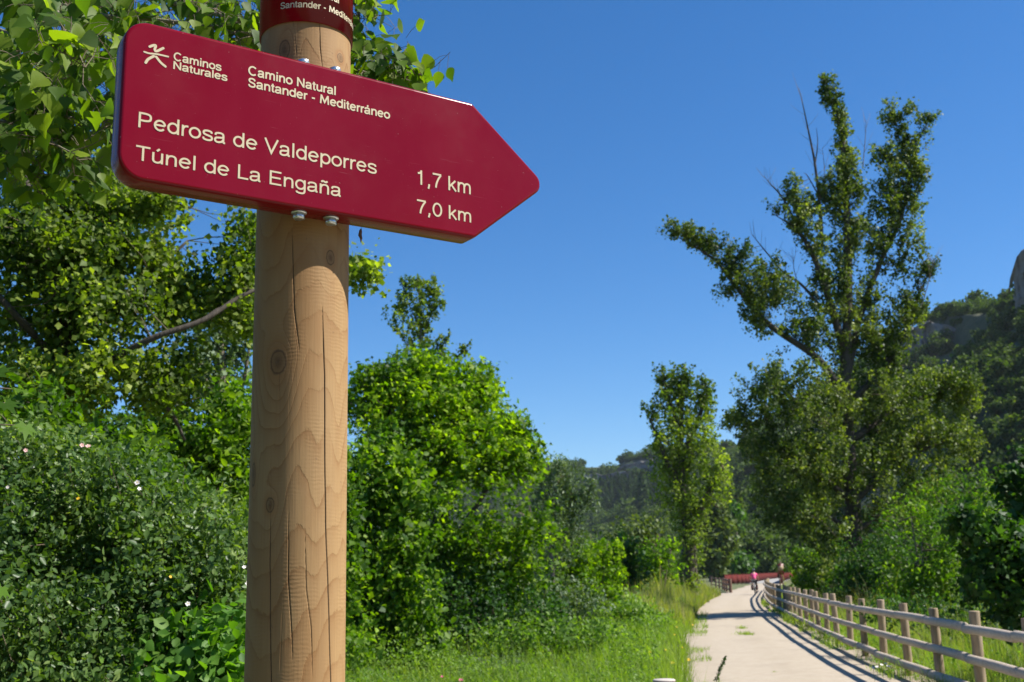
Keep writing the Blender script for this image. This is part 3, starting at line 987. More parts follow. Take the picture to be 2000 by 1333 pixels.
UU = [cm((.1, .523), (.1, .2), (.13, .09), (.25, .038), (.39, .09), (.455, .2)), L_((.455, 0), (.455, .523))]
GLYPH = {
 'o': (.556, [ell(.278, .2625, .213, .225, 0, 360, 30)]),
 'e': (.556, [L_((.09, .275), (.475, .275)), ell(.28, .2625, .205, .225, 4, 322, 30)]),
 'd': (.556, [ell(.265, .2625, .2, .225, 0, 360, 30), L_((.465, 0), (.465, .718))]),
 'p': (.556, [ell(.3, .2625, .2, .225, 0, 360, 30), L_((.1, -.2), (.1, .523))]),
 'g': (.556, [ell(.265, .2625, .2, .225, 0, 360, 30), cm((.465, .523), (.465, .2), (.46, -.06), (.41, -.16), (.27, -.185), (.12, -.15), (.09, -.09))]),
 'r': (.333, [L_((.1, 0), (.1, .523)), cm((.1, .29), (.14, .41), (.22, .475), (.33, .485))]),
 's': (.5, [S_s]), 'a': (.556, AA), u'\u00e1': (.556, AA + [L_((.24, .60), (.35, .72))]),
 'V': (.667, [L_((.045, .718), (.333, .03), (.62, .718))]),
 'l': (.222, [L_((.11, 0), (.11, .718))]),
 'i': (.222, [L_((.11, 0), (.11, .523)), L_((.11, .61), (.11, .718))]),
 'T': (.611, [L_((.02, .676), (.59, .676)), L_((.305, .676), (.305, 0))]),
 'u': (.556, UU), u'\u00fa': (.556, UU + [L_((.24, .60), (.35, .72))]),
 'n': (.556, [L_((.1, 0), (.1, .523)), ARCH]),
 u'\u00f1': (.556, [L_((.1, 0), (.1, .523)), ARCH, cm((.13, .615), (.19, .672), (.27, .655), (.35, .628), (.42, .69))]),
 'L': (.556, [L_((.12, .718), (.12, .042), (.53, .042))]),
 'E': (.667, [L_((.61, .676), (.13, .676), (.13, .042), (.62, .042)), L_((.13, .37), (.58, .37))]),
 '1': (.556, [L_((.29, 0), (.29, .71)), cm((.29, .66), (.22, .575), (.11, .55))]),
 ',': (.278, [L_((.14, .10), (.14, .02), (.10, -.13))]),
 '7': (.556, [L_((.05, .672), (.505, .672)), cm((.49, .66), (.36, .46), (.26, .22), (.22, 0))]),
 '0': (.556, [ell(.278, .352, .21, .325, 0, 360, 32)]),
 'k': (.5, [L_((.1, 0), (.1, .718)), L_((.43, .523), (.1, .19)), L_((.21, .30), (.46, 0))]),
 'm': (.833, [L_((.1, 0), (.1, .523)), cm((.1, .30), (.16, .44), (.26, .485), (.37, .45), (.41, .33), (.41, 0)), cm((.41, .30), (.47, .44), (.57, .485), (.68, .45), (.72, .33), (.72, 0))]),
 'P': (.667, [L_((.13, 0), (.13, .718)), cm((.13, .676), (.38, .676), (.53, .63), (.57, .51), (.53, .39), (.38, .345), (.13, .345))]),
 'C': (.722, [ell(.37, .36, .29, .322, 42, 318, 30)]),
 'N': (.722, [L_((.12, 0), (.12, .718)), L_((.12, .69), (.6, .03)), L_((.6, 0), (.6, .718))]),
 'M': (.833, [L_((.10, 0), (.15, .718)), L_((.15, .70), (.415, .14), (.68, .70)), L_((.68, .718), (.73, 0))]),
 'S': (.62, [np.column_stack([S_s[:, 0] * 1.18, S_s[:, 1] * 1.43 - 0.012])]),
 't': (.30, [cm((.14, .66), (.14, .4), (.14, .13), (.17, .055), (.28, .045)), L_((.02, .483), (.27, .483))]),
 '-': (.40, [L_((.07, .27), (.32, .27))]),
 ' ': (.278, []),
}
def ribbon(p, w, cap=True):
    p = np.asarray(p, float)
    seg = norm(np.diff(p, axis=0))
    nn = np.column_stack([-seg[:, 1], seg[:, 0]])
    closed = np.allclose(p[0], p[-1])
    A = np.vstack([nn[-1:] if closed else nn[:1], nn])
    B = np.vstack([nn, nn[:1] if closed else nn[-1:]])
    mm = norm(A + B)
    sc_ = 1 / np.clip((mm * A).sum(1), 0.35, 1)
    o = mm * (w / 2 * sc_)[:, None]
    V = np.vstack([p + o, p - o])
    n = len(p)
    q = np.arange(n - 1)
    return V, np.column_stack([q, n + q, n + q + 1, q + 1])

def text_strokes(txt, w):
    x, out = 0.0, []
    for ch in txt:
        adv, st = GLYPH[ch]
        for s_ in st:
            V, Q = ribbon(s_, w)
            V = V + np.array([x, 0])
            out.append((V, Q))
        x += adv
    return out, x

def set_line(txt, start, end, cap_px, weight, name='lettering'):
    """start, end: photograph pixels of the baseline; cap_px: pixel of the top of the first capital"""
    a, b, c = onsign(*start), onsign(*end), onsign(*cap_px)
    st, wid = text_strokes(txt, weight)
    allv = np.vstack([v for v, _ in st])
    x0, x1 = allv[:, 0].min(), allv[:, 0].max()
    d = b - a
    kx = np.linalg.norm(d) / (x1 - x0)
    ky = abs(c[1] - a[1]) / 0.718
    ux = np.array([1.0, 0.0]) if abs(d[1]) < 0.006 else norm(d)
    mb = MB()
    for q, (v, f) in enumerate(st):
        P2 = a + np.outer((v[:, 0] - x0) * kx, ux) + np.outer(v[:, 1] * ky, [0, 1.0])
        V3 = sign_pt(P2[:, 0], P2[:, 1], np.full(len(P2), -0.0005 - 0.00006 * (q % 4))) - SO
        mb.add(V3, f)
    return mb.build(name, M['cream'], board)

def z1(x, y): return (200 + x / 2.2222, y / 2.2222)
set_line('Pedrosa de Valdeporres', z1(155, 553), z1(1190, 757), z1(163, 487), 0.088)
set_line(u'T\u00fanel de La Enga\u00f1a', z1(143, 694), z1(1034, 861), z1(146, 630), 0.088)
set_line('1,7 km', z1(1368, 800), z1(1598, 840), z1(1371, 738), 0.088)
set_line('7,0 km', z1(1365, 925), z1(1600, 965), z1(1368, 866), 0.088)
set_line('Camino Natural', z1(632, 325), z1(1012, 403), z1(636, 286), 0.122)
set_line('Santander - Mediterr\u00e1neo', z1(632, 377), z1(1248, 510), z1(635, 338), 0.122)
set_line('Caminos', z1(308, 262), z1(516, 304), z1(311, 227), 0.122)
set_line('Naturales', z1(307, 300), z1(542, 348), z1(309, 266), 0.122)
def z2(x, y): return onsign(240 + x / 8.333, 60 + y / 8.333)
mb = MB()
for q, (pts, w) in enumerate([([(435, 265), (500, 243), (533, 252), (518, 312), (548, 338), (655, 290)], 40), ([(345, 348), (430, 374), (560, 388), (735, 428)], 27),
                              ([(500, 420), (410, 470), (370, 525)], 42), ([(540, 430), (612, 520), (690, 588)], 38)]):
    p2 = np.array([z2(*p) for p in pts])
    p2 = catmull(np.column_stack([p2, np.zeros(len(p2))]), 8)[:, :2]
    w2 = w / 8.333 * 0.00079
    v, f = ribbon(p2, w2)
    mb.add(sign_pt(v[:, 0], v[:, 1], np.full(len(v), -0.0005)) - SO, f)
    for e, dz in ((p2[0], 1), (p2[-1], 2)):
        t = np.linspace(0, 2 * np.pi, 14, endpoint=False)
        dv = np.vstack([e, e + w2 / 2 * np.column_stack([np.cos(t), np.sin(t)])])
        T = np.column_stack([np.zeros(14, int), 1 + np.arange(14), 1 + (np.arange(14) + 1) % 14])
        mb.add(sign_pt(dv[:, 0], dv[:, 1], np.full(len(dv), -0.0005 - 0.00005 * dz)) - SO, None, T)
mb.build('emblem', M['cream'], board)

# bolts with washers through the lower and upper edge, and the bracket behind the board
def bolt(px, py, up):
    s_ = onsign(px, py)[0]
    t_ = 0.0 if up else -BH
    c = sign_pt(s_, t_, 0.021)[0] - SO
    d = 1 if up else -1
    mb = MB()
    mb.tube([c, c + [0, 0, d * 0.0022]], [0.0125, 0.0125], 20)
    h = MB().tube([c + [0, 0, d * 0.0022], c + [0, 0, d * 0.0105], c + [0, 0, d * 0.0118]], [0.0098, 0.0098, 0.0080], 6)
    b = h.build('bolt', M['zinc'], signpost)
    mb.build('washer', M['zinc'], b)
for p in ((594, 424), (657, 436)): bolt(p[0], p[1], False)
for p in ((603, 118), (665, 134)): bolt(p[0], p[1], True)
for t_ in (-0.045, -BH + 0.045):
    c = sign_pt(onsign(625, 280)[0], t_, BT + 0.006)[0] - SO
    R = np.column_stack([SE, -SN, [0, 0, 1]])
    MB().box(c, (0.11, 0.012, 0.035), R).build('bracket', M['strap'], signpost)

# red collar with the name of the route
CR = PR + 0.0035
czb = at(600, 40, POSTC[1] - CR)[2]
czt = POST_TOP - 0.06
tt = np.linspace(0, 2 * np.pi, 96, endpoint=False)
V = np.vstack([np.column_stack([r_ * np.sin(tt), -r_ * np.cos(tt), np.full(96, z_)]) for r_, z_ in ((CR - 0.003, czb), (CR, czb), (CR, czt), (CR - 0.003, czt))])
i, j = np.meshgrid(np.arange(3), np.arange(96), indexing='ij')
Q = np.stack([i * 96 + j, i * 96 + (j + 1) % 96, (i + 1) * 96 + (j + 1) % 96, (i + 1) * 96 + j], -1).reshape(-1, 4)
collar = link('collar', mesh_fast('collar', V, Q, smooth=True), M['sign_red'], signpost)
def collar_line(txt, a0, zb, size, weight):
    st, wid = text_strokes(txt, weight)
    mb = MB()
    for q, (v, f) in enumerate(st):
        # subdivide long strokes is not needed at this curvature
        r_ = CR + 0.0005 + 0.00006 * (q % 4)
        t = th0 + a0 + v[:, 0] * size * 0.92 / CR
        mb.add(np.column_stack([r_ * np.sin(t), -r_ * np.cos(t), zb + v[:, 1] * size]), f)
    return mb.build('lettering', M['cream'], collar)
collar_line('Santander - Mediterr\u00e1neo', math.radians(-33), czb + 0.024, 0.0165, 0.122)
collar_line('Camino Natural', math.radians(-33), czb + 0.047, 0.0165, 0.122)

# dry scrap hanging on a spider's thread below the board
sp = sign_pt(onsign(716, 452)[0], -BH, 0.02)[0]
hang = thing('dry_leaf_scrap', 'small dry brown leaf scrap hanging on a thread under the board', 'leaf scrap', tuple(sp - np.array([0, 0, 0.03])))
MB().tube([sp, sp - [0, 0, 0.012]], [0.0003, 0.0003], 4).build('thread', M['twig'], hang, False, sp - np.array([0, 0, 0.03]))
M['dry'] = plain_mat('dry_leaf', (0.12, 0.06, 0.03), 0.8, var=0.5, scale=200)
MB().tube(sp - np.array([[0, 0, 0.010], [0.001, 0, 0.014], [0.002, 0, 0.021], [0.0, 0, 0.027], [0.0005, 0, 0.034]]), [0.0006, 0.0026, 0.0032, 0.0022, 0.0004], 7).build('scrap', M['dry'], hang, True, sp - np.array([0, 0, 0.03]))

# ------------------------------------------------------------------ timber fence along the right of the path
k = NT('fence_timber')
g = k.geo()
n1 = k.noise(k.mapping(k.obj(), (40, 40, 6)), 1.0, 4)
n2 = k.noise(g, 3.0, 4)
c = k.mix(n2, (0.26, 0.185, 0.11), (0.42, 0.325, 0.22))
k.base(k.mix(k.ramp(n1, [(0.35, 0.0), (0.75, 0.55)]), c, (0.12, 0.08, 0.045)))
k.rough(0.85); k.bump(n1, 0.4, 0.004)
M['fence_post'] = k.m
k = NT('fence_rail_timber')
g = k.geo()
n1 = k.noise(k.mapping(k.obj(), (9, 60, 60)), 1.0, 4)
n2 = k.noise(g, 5.0, 4)
c = k.mix(n2, (0.40, 0.325, 0.25), (0.54, 0.465, 0.38))
k.base(k.mix(k.ramp(n1, [(0.4, 0.0), (0.75, 0.5)]), c, (0.27, 0.20, 0.145)))
k.rough(0.8); k.bump(n1, 0.35, 0.004)
M['fence_rail'] = k.m
M['fence_old'] = plain_mat('fence_weathered', (0.15, 0.085, 0.055), 0.85, var=0.35, scale=5)

def unit_post(h, r, seed):
    z = np.array([-0.3, 0.0, h * 0.5, h - 0.012, h - 0.003, h])
    rr = np.array([r * 1.03, r * 1.03, r, r * 0.985, r * 0.955, r * 0.86])
    return MB().tube(np.column_stack([0 * z, 0 * z, z]), rr, 16).mesh('post', True)
def unit_rail(L, r, n=20):
    x = np.array([0, 0.016, 0.024, L * 0.35, L * 0.7, L - 0.024, L - 0.016, L])
    rr = np.array([r * 0.70, r * 0.72, r, r * 1.015, r * 0.99, r, r * 0.72, r * 0.70])
    return MB().tube(np.column_stack([x, 0 * x, 0.004 * np.sin(x * 2.0)]), rr, 14).mesh('rail', True)

fence = thing('timber_fence', 'long round-timber fence with three rails along the right of the path', 'fence', (5.15, 11.7, 0))
fo = np.array([5.15, 11.7, 0])
pmesh = [unit_post(1.08 + dz, 0.063, 0) for dz in (0.0, 0.012, -0.014)]
for m_ in pmesh: m_.materials.append(M['fence_post'])
rmesh = {}
rng = np.random.default_rng(8)
s0, s1 = s_of_Y(5.7), s_of_Y(99.8)
sp_ = np.arange(s0, s1, 2.0)
for q, s in enumerate(sp_):
    p, t = along(s)
    o = link('post', pmesh[q % 3], None, fence)
    o.location = (p[0] - fo[0], p[1] - fo[1], 0)
    o.rotation_euler = (rng.normal() * 0.022, rng.normal() * 0.022, rng.random() * 6.28)
for q in range(len(sp_) - 1):
    a, ta = along(sp_[q], 0.11)
    b, tb = along(sp_[q + 1], 0.11)
    L = np.linalg.norm(b - a) - 0.004
    key = round(L, 2)
    for h in (0.905, 0.555, 0.205):
        if (key, h) not in rmesh:
            rmesh[(key, h)] = unit_rail(key, 0.057 + 0.002 * rng.normal())
            rmesh[(key, h)].materials.append(M['fence_rail'])
        o = link('rail', rmesh[(key, h)], None, fence)
        o.location = (a[0] - fo[0], a[1] - fo[1], h + rng.normal() * 0.004)
        o.rotation_euler = (rng.random() * 0.0, rng.normal() * 0.003, math.atan2(b[1] - a[1], b[0] - a[0]))

# weathered fence left of the path, far off
lf = [(17.0, 91), (17.9, 97.5), (18.9, 104), (20.0, 111), (21.1, 119), (22.3, 128), (23.5, 138)]
fence2 = thing('weathered_fence', 'short dark weathered rail fence left of the path before the bridge', 'fence', (lf[0][0], lf[0][1], 0))
f2 = np.array([lf[0][0], lf[0][1], 0])
for q, (x, y) in enumerate(lf):
    o = link('post', unit_post(1.12, 0.085 if q else 0.13, 0), M['fence_old'], fence2)
    o.location = (x - f2[0], y - f2[1], 0)
for q in range(len(lf) - 1):
    a, b = np.array(lf[q]), np.array(lf[q + 1])
    for h in (0.98, 0.62, 0.26):
        MB().tube([[a[0], a[1] - 0.12, h], [b[0], b[1] - 0.12, h]], [0.06, 0.06], 8).build('rail', M['fence_old'], fence2, True, f2)

# ------------------------------------------------------------------ bridge with rust-red parapets
k = NT('parapet_rust_red')
g = k.geo()
n1 = k.noise(k.mapping(g, (1, 1, 0.3)), 1.2, 4)
k.base(k.mix(n1, (0.085, 0.012, 0.011), (0.12, 0.019, 0.015)))
k.rough(0.85)
k.p.inputs['Specular IOR Level'].default_value = 0.2
M['parapet'] = k.m
M['concrete'] = plain_mat('bridge_concrete', (0.30, 0.30, 0.285), 0.85, var=0.12, scale=0.7)
V, Q = [], []
sd = np.arange(s_of_Y(158), s_of_Y(395), 3.0)
for s in sd:
    for o in (-0.6, PATH_W + 0.8):
        p, t = along(s, o); V.append((p[0], p[1], 0.065))
for q in range(len(sd) - 1): Q.append((2 * q, 2 * q + 2, 2 * q + 3, 2 * q + 1))
tag(link('bridge_deck', mesh_fast('bridge_deck', np.array(V), np.array(Q)), M['concrete']), kind='structure')
def parapet(label, off, Y0, Y1, flare=0.0):
    sd = np.arange(s_of_Y(Y0), s_of_Y(Y1), 2.6)
    o3 = along(sd[0], off)[0]; o3 = np.array([o3[0], o3[1], 0])
    par = thing('bridge_parapet', label, 'parapet', tuple(o3))
    for q in range(len(sd) - 1):
        f0 = flare * max(0, 1 - q / 8) ** 2; f1 = flare * max(0, 1 - (q + 1) / 8) ** 2
        a, _ = along(sd[q], off + f0); b, _ = along(sd[q + 1], off + f1)
        L = np.linalg.norm(b - a)
        an = math.atan2(b[1] - a[1], b[0] - a[0])
        R = np.array([[math.cos(an), -math.sin(an), 0], [math.sin(an), math.cos(an), 0], [0, 0, 1]])
        mid = np.array([(a[0] + b[0]) / 2, (a[1] + b[1]) / 2, 0.70])
        MB().box(mid, (L - 0.10, 0.05, 1.18), R).build('panel', M['parapet'], par, False, o3)
        mb = MB(); mb.box([a[0], a[1], 0.69], (0.10, 0.10, 1.36), R)
        mb.box(mid + np.array([0, 0, 0.64]), (L, 0.12, 0.06), R)
        mb.build('post', M['parapet'], par, False, o3)
parapet('rust-red metal parapet on the left of the bridge', PATH_W + 0.5, 150, 345, 3.0)
parapet('rust-red metal parapet on the right of the bridge, partly behind the timber fence', -0.4, 150, 345)

# information panel beside the fence
ip_ = np.array([20.87, 90.0])
io = np.array([ip_[0], ip_[1], 0])
ipx = CX + FPX * ip_[0] / ip_[1]
panel = thing('information_panel', 'tall brown information panel with a cream plate beside the fence bend', 'sign', tuple(io))
M['brown_red'] = plain_mat('panel_brown_red', (0.13, 0.022, 0.018), 0.5, var=0.2)
M['plate'] = plain_mat('panel_cream', (0.27, 0.215, 0.11), 0.7, var=0.08)
for dx in (-0.12, 0.12):
    MB().tube([io + [dx, 0, -0.3], io + [dx, 0, 2.0]], [0.05, 0.05], 10).build('pole', M['fence_old'], panel, True, io)
MB().box(io + [0, -0.07, 1.78], (0.46, 0.05, 0.84)).build('board', M['brown_red'], panel, False, io)
MB().box(io + [0, -0.10, 1.84], (0.42, 0.006, 0.34)).build('plate', M['plate'], panel, False, io)
for r_, w_ in ((1.93, 0.24), (1.88, 0.26), (1.82, 0.20), (1.76, 0.25)): MB().box(io + [0, -0.1045, r_], (w_, 0.002, 0.018)).build('text_line', M['brown_red'], panel, False, io)
MB().tube([io + [0, -0.05, 2.19], io + [0, -0.05, 2.24], io + [0, -0.05, 2.34], io + [0, -0.05, 2.37]], [0.10, 0.05, 0.045, 0.01], 12).build('finial', M['brown_red'], panel, True, io)

# lone post at the near left edge of the path
bp = ground(1297, 1331, 1.05)
bo = thing('wooden_post', 'pale round top of a wooden post at the bottom edge beside the path', 'post', (bp[0], bp[1], 0))
link('shaft', unit_post(1.05, 0.062, 0), M['fence_post'], bo)
M['post_end'] = plain_mat('post_end_grain', (0.46, 0.40, 0.36), 0.85, var=0.25, scale=40)
MB().tube([[0, 0, 1.0505], [0, 0, 1.056], [0, 0, 1.060]], [0.060, 0.060, 0.054], 24).build('cap', M['post_end'], bo, True)

# ------------------------------------------------------------------ cyclist riding away
cyp = ground(1475, 1163)
_, ct = along(s_of_Y(cyp[1]))
crot = math.atan2(ct[1], ct[0]) - math.pi / 2
M['tyre'] = plain_mat('tyre_black', (0.02, 0.02, 0.02), 0.8)
M['rim'] = plain_mat('rim_alloy', (0.55, 0.56, 0.58), 0.3, 0.9)
M['frame'] = plain_mat('bike_frame_paint', (0.55, 0.57, 0.60), 0.35)
M['black'] = plain_mat('black_plastic', (0.025, 0.025, 0.028), 0.6)
M['pannier'] = plain_mat('pannier_black', (0.022, 0.02, 0.022), 0.7)
M['pannier_red'] = plain_mat('pannier_red_trim', (0.20, 0.02, 0.03), 0.6)
M['skin'] = plain_mat('skin', (0.48, 0.29, 0.20), 0.55, var=0.06)
M['jersey'] = plain_mat('pink_jersey', (0.80, 0.085, 0.24), 0.75, var=0.06)
M['shorts'] = plain_mat('black_shorts', (0.018, 0.017, 0.020), 0.8)
M['helmet'] = plain_mat('helmet_grey', (0.10, 0.11, 0.13), 0.35)
M['hair'] = plain_mat('dark_hair', (0.03, 0.018, 0.012), 0.6)

bike = thing('bicycle', 'touring bicycle under the rider in pink, seen from behind', 'bicycle', (cyp[0], cyp[1], 0.025))
bike.rotation_euler = (0, 0, crot)
RW = 0.345
def wheel(cy_):
    mb = MB()
    t = np.linspace(0, 2 * np.pi, 37)
    c = np.array([0, cy_, RW])
    hub = MB().tube([c - [0.05, 0, 0], c + [0.05, 0, 0]], [0.02, 0.02], 8)
    for q in range(20):
        a = q * 2 * np.pi / 20
        hub.tube([c + [0.03 * (-1) ** q, 0, 0], c + [0, 0.31 * math.cos(a), 0.31 * math.sin(a)]], [0.0015, 0.0015], 3, False)
    w = hub.build('wheel', M['rim'], bike)
    ringp = lambda r: np.column_stack([0 * t, c[1] + r * np.cos(t), c[2] + r * np.sin(t)])
    MB().tube(ringp(RW - 0.022), np.full(37, 0.022), 8, False).build('tyre', M['tyre'], w, True)
    MB().tube(ringp(RW - 0.045), np.full(37, 0.011), 6, False).build('rim', M['rim'], w, True)
wheel(-0.50); wheel(0.56)
mb = MB()
BBp, ST, HT, HB = np.array([0, -0.06, 0.29]), np.array([0, -0.22, 0.80]), np.array([0, 0.40, 0.84]), np.array([0, 0.43, 0.72])
for a, b, r_ in ((BBp, ST, .016), (ST, HT, .016), (BBp, HB, .019), (HT, HB, .020)):
    mb.tube([a, b], [r_, r_], 8)
for sx in (-1, 1):
    mb.tube([BBp + [sx * 0.03, 0, 0], [sx * 0.06, -0.50, RW]], [.01, .009], 6)
    mb.tube([ST + [sx * 0.02, 0, -0.03], [sx * 0.06, -0.50, RW]], [.008, .008], 6)
mb.build('frame', M['frame'], bike, True)
mb = MB()
for sx in (-1, 1): mb.tube([HB + [sx * 0.04, 0, 0], [sx * 0.05, 0.50, 0.52], [sx * 0.055, 0.56, RW]], [.014, .012, .01], 6)
mb.build('fork', M['frame'], bike, True)
MB().tube([HT, HT + [0, -0.02, 0.16]], [.014, .014], 8).tube([[-0.30, 0.33, 1.02], [-0.15, 0.39, 1.01], [0, 0.40, 1.0], [0.15, 0.39, 1.01], [0.30, 0.33, 1.02]], np.full(5, .013), 8).build('handlebar', M['black'], bike, True)
MB().tube([ST, ST + [0, -0.03, 0.13]], [.013, .013], 8).build('seat_post', M['rim'], bike, True)
MB().tube([[0, -0.42, 0.945], [0, -0.36, 0.955], [0, -0.25, 0.945], [0, -0.12, 0.94]], [0.05, 0.075, 0.045, 0.02], 10).build('saddle', M['black'], bike, True)
mb = MB()
for sx in (-1, 1):
    mb.tube([[sx * 0.06, -0.25, 0.72], [sx * 0.06, -0.72, 0.72]], [.006, .006], 6)
    mb.tube([[sx * 0.065, -0.50, RW], [sx * 0.06, -0.62, 0.72]], [.005, .005], 6)
for yy in (-0.4, -0.55, -0.7): mb.tube([[-0.06, yy, 0.72], [0.06, yy, 0.72]], [.005, .005], 6)
mb.build('rear_rack', M['black'], bike)
cr_ = MB().tube([[-0.07, -0.06, 0.29], [0.07, -0.06, 0.29]], [.02, .02], 8)
cr_.tube([[0.07, -0.06, 0.29], [0.085, -0.04, 0.125]], [.012, .01], 6).tube([[-0.07, -0.06, 0.29], [-0.085, -0.08, 0.455]], [.012, .01], 6)
cr_.build('crank', M['black'], bike, True)
for x, y, z in ((0.13, -0.04, 0.125), (-0.13, -0.08, 0.455)): MB().box([x, y, z], (0.09, 0.08, 0.02)).build('pedal', M['black'], bike)

def pannier(sx, label):
    o = thing('pannier_bag', label, 'bag', (cyp[0], cyp[1], 0.025), 'panniers on the bicycle')
    o.rotation_euler = (0, 0, crot)
    z = np.array([0.34, 0.36, 0.50, 0.66, 0.70])
    w = np.array([0.05, 0.075, 0.085, 0.075, 0.055]); d = np.array([0.10, 0.13, 0.15, 0.15, 0.13])
    t = np.linspace(0, 2 * np.pi, 16, endpoint=False)
    sq = lambda c: np.sign(c) * np.abs(c) ** 0.5
    V = np.vstack([np.column_stack([sx * 0.16 + w_ * sq(np.cos(t)), -0.50 + d_ * sq(np.sin(t)), np.full(16, z_)]) for w_, d_, z_ in zip(w, d, z)])
    i, j = np.meshgrid(np.arange(4), np.arange(16), indexing='ij')
    Q = np.stack([i * 16 + j, i * 16 + (j + 1) % 16, (i + 1) * 16 + (j + 1) % 16, (i + 1) * 16 + j], -1).reshape(-1, 4)
    V = np.vstack([V, [(sx * 0.16, -0.5, 0.335), (sx * 0.16, -0.5, 0.715)]])
    T = [(80, (q + 1) % 16, q) for q in range(16)] + [(81, 64 + q, 64 + (q + 1) % 16) for q in range(16)]
    MB().add(V, Q, T).build('bag', M['pannier'], o, True)
    MB().box([sx * 0.16, -0.665, 0.52], (0.11, 0.012, 0.05)).build('trim', M['pannier_red'], o)
    MB().box([sx * 0.16, -0.5, 0.715], (0.12, 0.27, 0.018)).build('flap', M['pannier'], o)
pannier(-1, 'black pannier bag on the left of the rear wheel')
pannier(1, 'black pannier bag on the right of the rear wheel')

def skinned(name, verts, edges, radii, mat, parent, root=0):
    me = bpy.data.meshes.new(name)
    me.from_pydata([tuple(v) for v in verts], edges, [])
    o = link(name, me, mat, parent)
    o.modifiers.new('skin', 'SKIN').use_smooth_shade = True
    for q, r_ in enumerate(radii):
        sv = me.skin_vertices[0].data[q]
        sv.radius = (r_, r_) if np.ndim(r_) == 0 else r_
        sv.use_root = (q == root)
    ss_ = o.modifiers.new('sub', 'SUBSURF'); ss_.levels = 1; ss_.render_levels = 1
    return o
rider = thing('person', 'cyclist in a bright pink top and dark shorts riding away', 'person', (cyp[0], cyp[1], 0.025))
rider.rotation_euler = (0, 0, crot)
Bv = [(0, -.30, 1.02), (0, -.25, 1.18), (0, -.14, 1.36), (0, -.05, 1.48), (0, -.02, 1.56), (0, .01, 1.66), (0, .02, 1.74)]
Be = [(0, 1), (1, 2), (2, 3), (3, 4), (4, 5), (5, 6)]
Br = [(.15, .12), (.125, .10), (.15, .105), (.10, .08), (.05, .05), (.078, .09), (.06, .07)]
for sx in (-1, 1):
    b0 = len(Bv)
    Bv += [(sx * .17, -.06, 1.43), (sx * .26, .08, 1.22), (sx * .285, .27, 1.07), (sx * .285, .33, 1.05), (sx * .27, .38, 1.03)]
    Br += [.062, .046, .033, .034, .022]
    Be += [(3, b0), (b0, b0 + 1), (b0 + 1, b0 + 2), (b0 + 2, b0 + 3), (b0 + 3, b0 + 4)]
    b0 = len(Bv)
    kn_ = (sx * .13, .16, .66) if sx > 0 else (sx * .13, .20, .90)
    ank = (sx * .12, -.08, .235) if sx > 0 else (sx * .12, -.12, .545)
    toe = (sx * .12, .08, .155) if sx > 0 else (sx * .12, .03, .485)
    Bv += [(sx * .10, -.27, .97), tuple((np.array((sx * .10, -.27, .97)) + kn_) / 2), kn_, tuple(np.array(kn_) * .6 + np.array(ank) * .4 + [0, -.02, 0]), ank, toe]
    Br += [.10, .082, .060, .056, .036, (.042, .03)]
    Be += [(0, b0)] + [(b0 + q, b0 + q + 1) for q in range(5)]
skinned('body', Bv, Be, Br, M['skin'], rider)
Jv = [(0, -.285, 1.06), (0, -.25, 1.18), (0, -.14, 1.36), (0, -.05, 1.475), (0, -.025, 1.52)]
Je = [(0, 1), (1, 2), (2, 3), (3, 4)]
Jr = [(.165, .135), (.145, .12), (.165, .122), (.115, .095), (.06, .06)]
for sx in (-1, 1):
    b0 = len(Jv)
    Jv += [(sx * .17, -.06, 1.43), (sx * .235, .035, 1.285)]
    Jr += [.076, .062]; Je += [(3, b0), (b0, b0 + 1)]
skinned('jersey', Jv, Je, Jr, M['jersey'], rider)
Sv = [(0, -.30, 1.04)]; Se = []; Sr = [(.165, .135)]
for sx in (-1, 1):
    b0 = len(Sv)
    kn_ = np.array((sx * .13, .16, .66) if sx > 0 else (sx * .13, .20, .90))
    hp = np.array((sx * .10, -.27, .97))
    Sv += [tuple(hp), tuple(hp * .5 + kn_ * .5), tuple(hp * .2 + kn_ * .8)]
    Sr += [.115, .095, .076]; Se += [(0, b0), (b0, b0 + 1), (b0 + 1, b0 + 2)]
skinned('shorts', Sv, Se, Sr, M['shorts'], rider)
mb = MB().ball((0, .0, 1.735), (.098, .125, .085), 16, 8)
for q in (-.04, 0, .04): mb.tube([(q, -.12, 1.75), (q, -.05, 1.815), (q, .05, 1.815), (q, .12, 1.75)], [.01, .014, .014, .01], 5)
mb.build('helmet', M['helmet'], rider, True)
MB().ball((0, -.055, 1.64), (.075, .05, .07), 12, 8).build('hair', M['hair'], rider, True)
for sx in (-1, 1):
    y_, z_ = (0.0, .165) if sx > 0 else (-.05, .495)
    MB().ball((sx * .12, y_, z_), (.045, .135, .045), 10, 6).build('shoe', M['black'], rider, True)

# ------------------------------------------------------------------ trees and shrubs
# near poplar whose branches hang in from the left and pass behind the board
DELTOID = (np.array([(-.42, 0, 0), (-.40, -.16, .03), (-.30, -.36, .07), (-.14, -.45, .09), (.06, -.34, .07), (.28, -.15, .03), (.55, 0, -.08), (.28, .15, .03), (.06, .34, .07), (-.14, .45, .09), (-.30, .36, .07), (-.40, .16, .03), (0, 0, 0), (.28, 0, -.03)]),
           [(0, 1, 12), (1, 2, 12), (2, 3, 12), (3, 4, 12), (4, 5, 13), (4, 13, 12), (5, 6, 13), (6, 7, 13), (7, 8, 13), (8, 12, 13), (8, 9, 12), (9, 10, 12), (10, 11, 12), (11, 0, 12)])
near = thing('poplar_tree', 'near poplar with large glossy leaves hanging in behind the board at upper left', 'tree', (-3.1, 4.3, 0), 'poplars on the left')
no = np.array([-3.1, 4.3, 0])
rng = np.random.default_rng(31)
tr = catmull(np.array([(-3.1, 4.3, -0.2), (-3.05, 4.25, 1.2), (-2.95, 4.1, 2.4), (-2.8, 3.9, 3.6), (-2.6, 3.8, 5.0)]), 6)
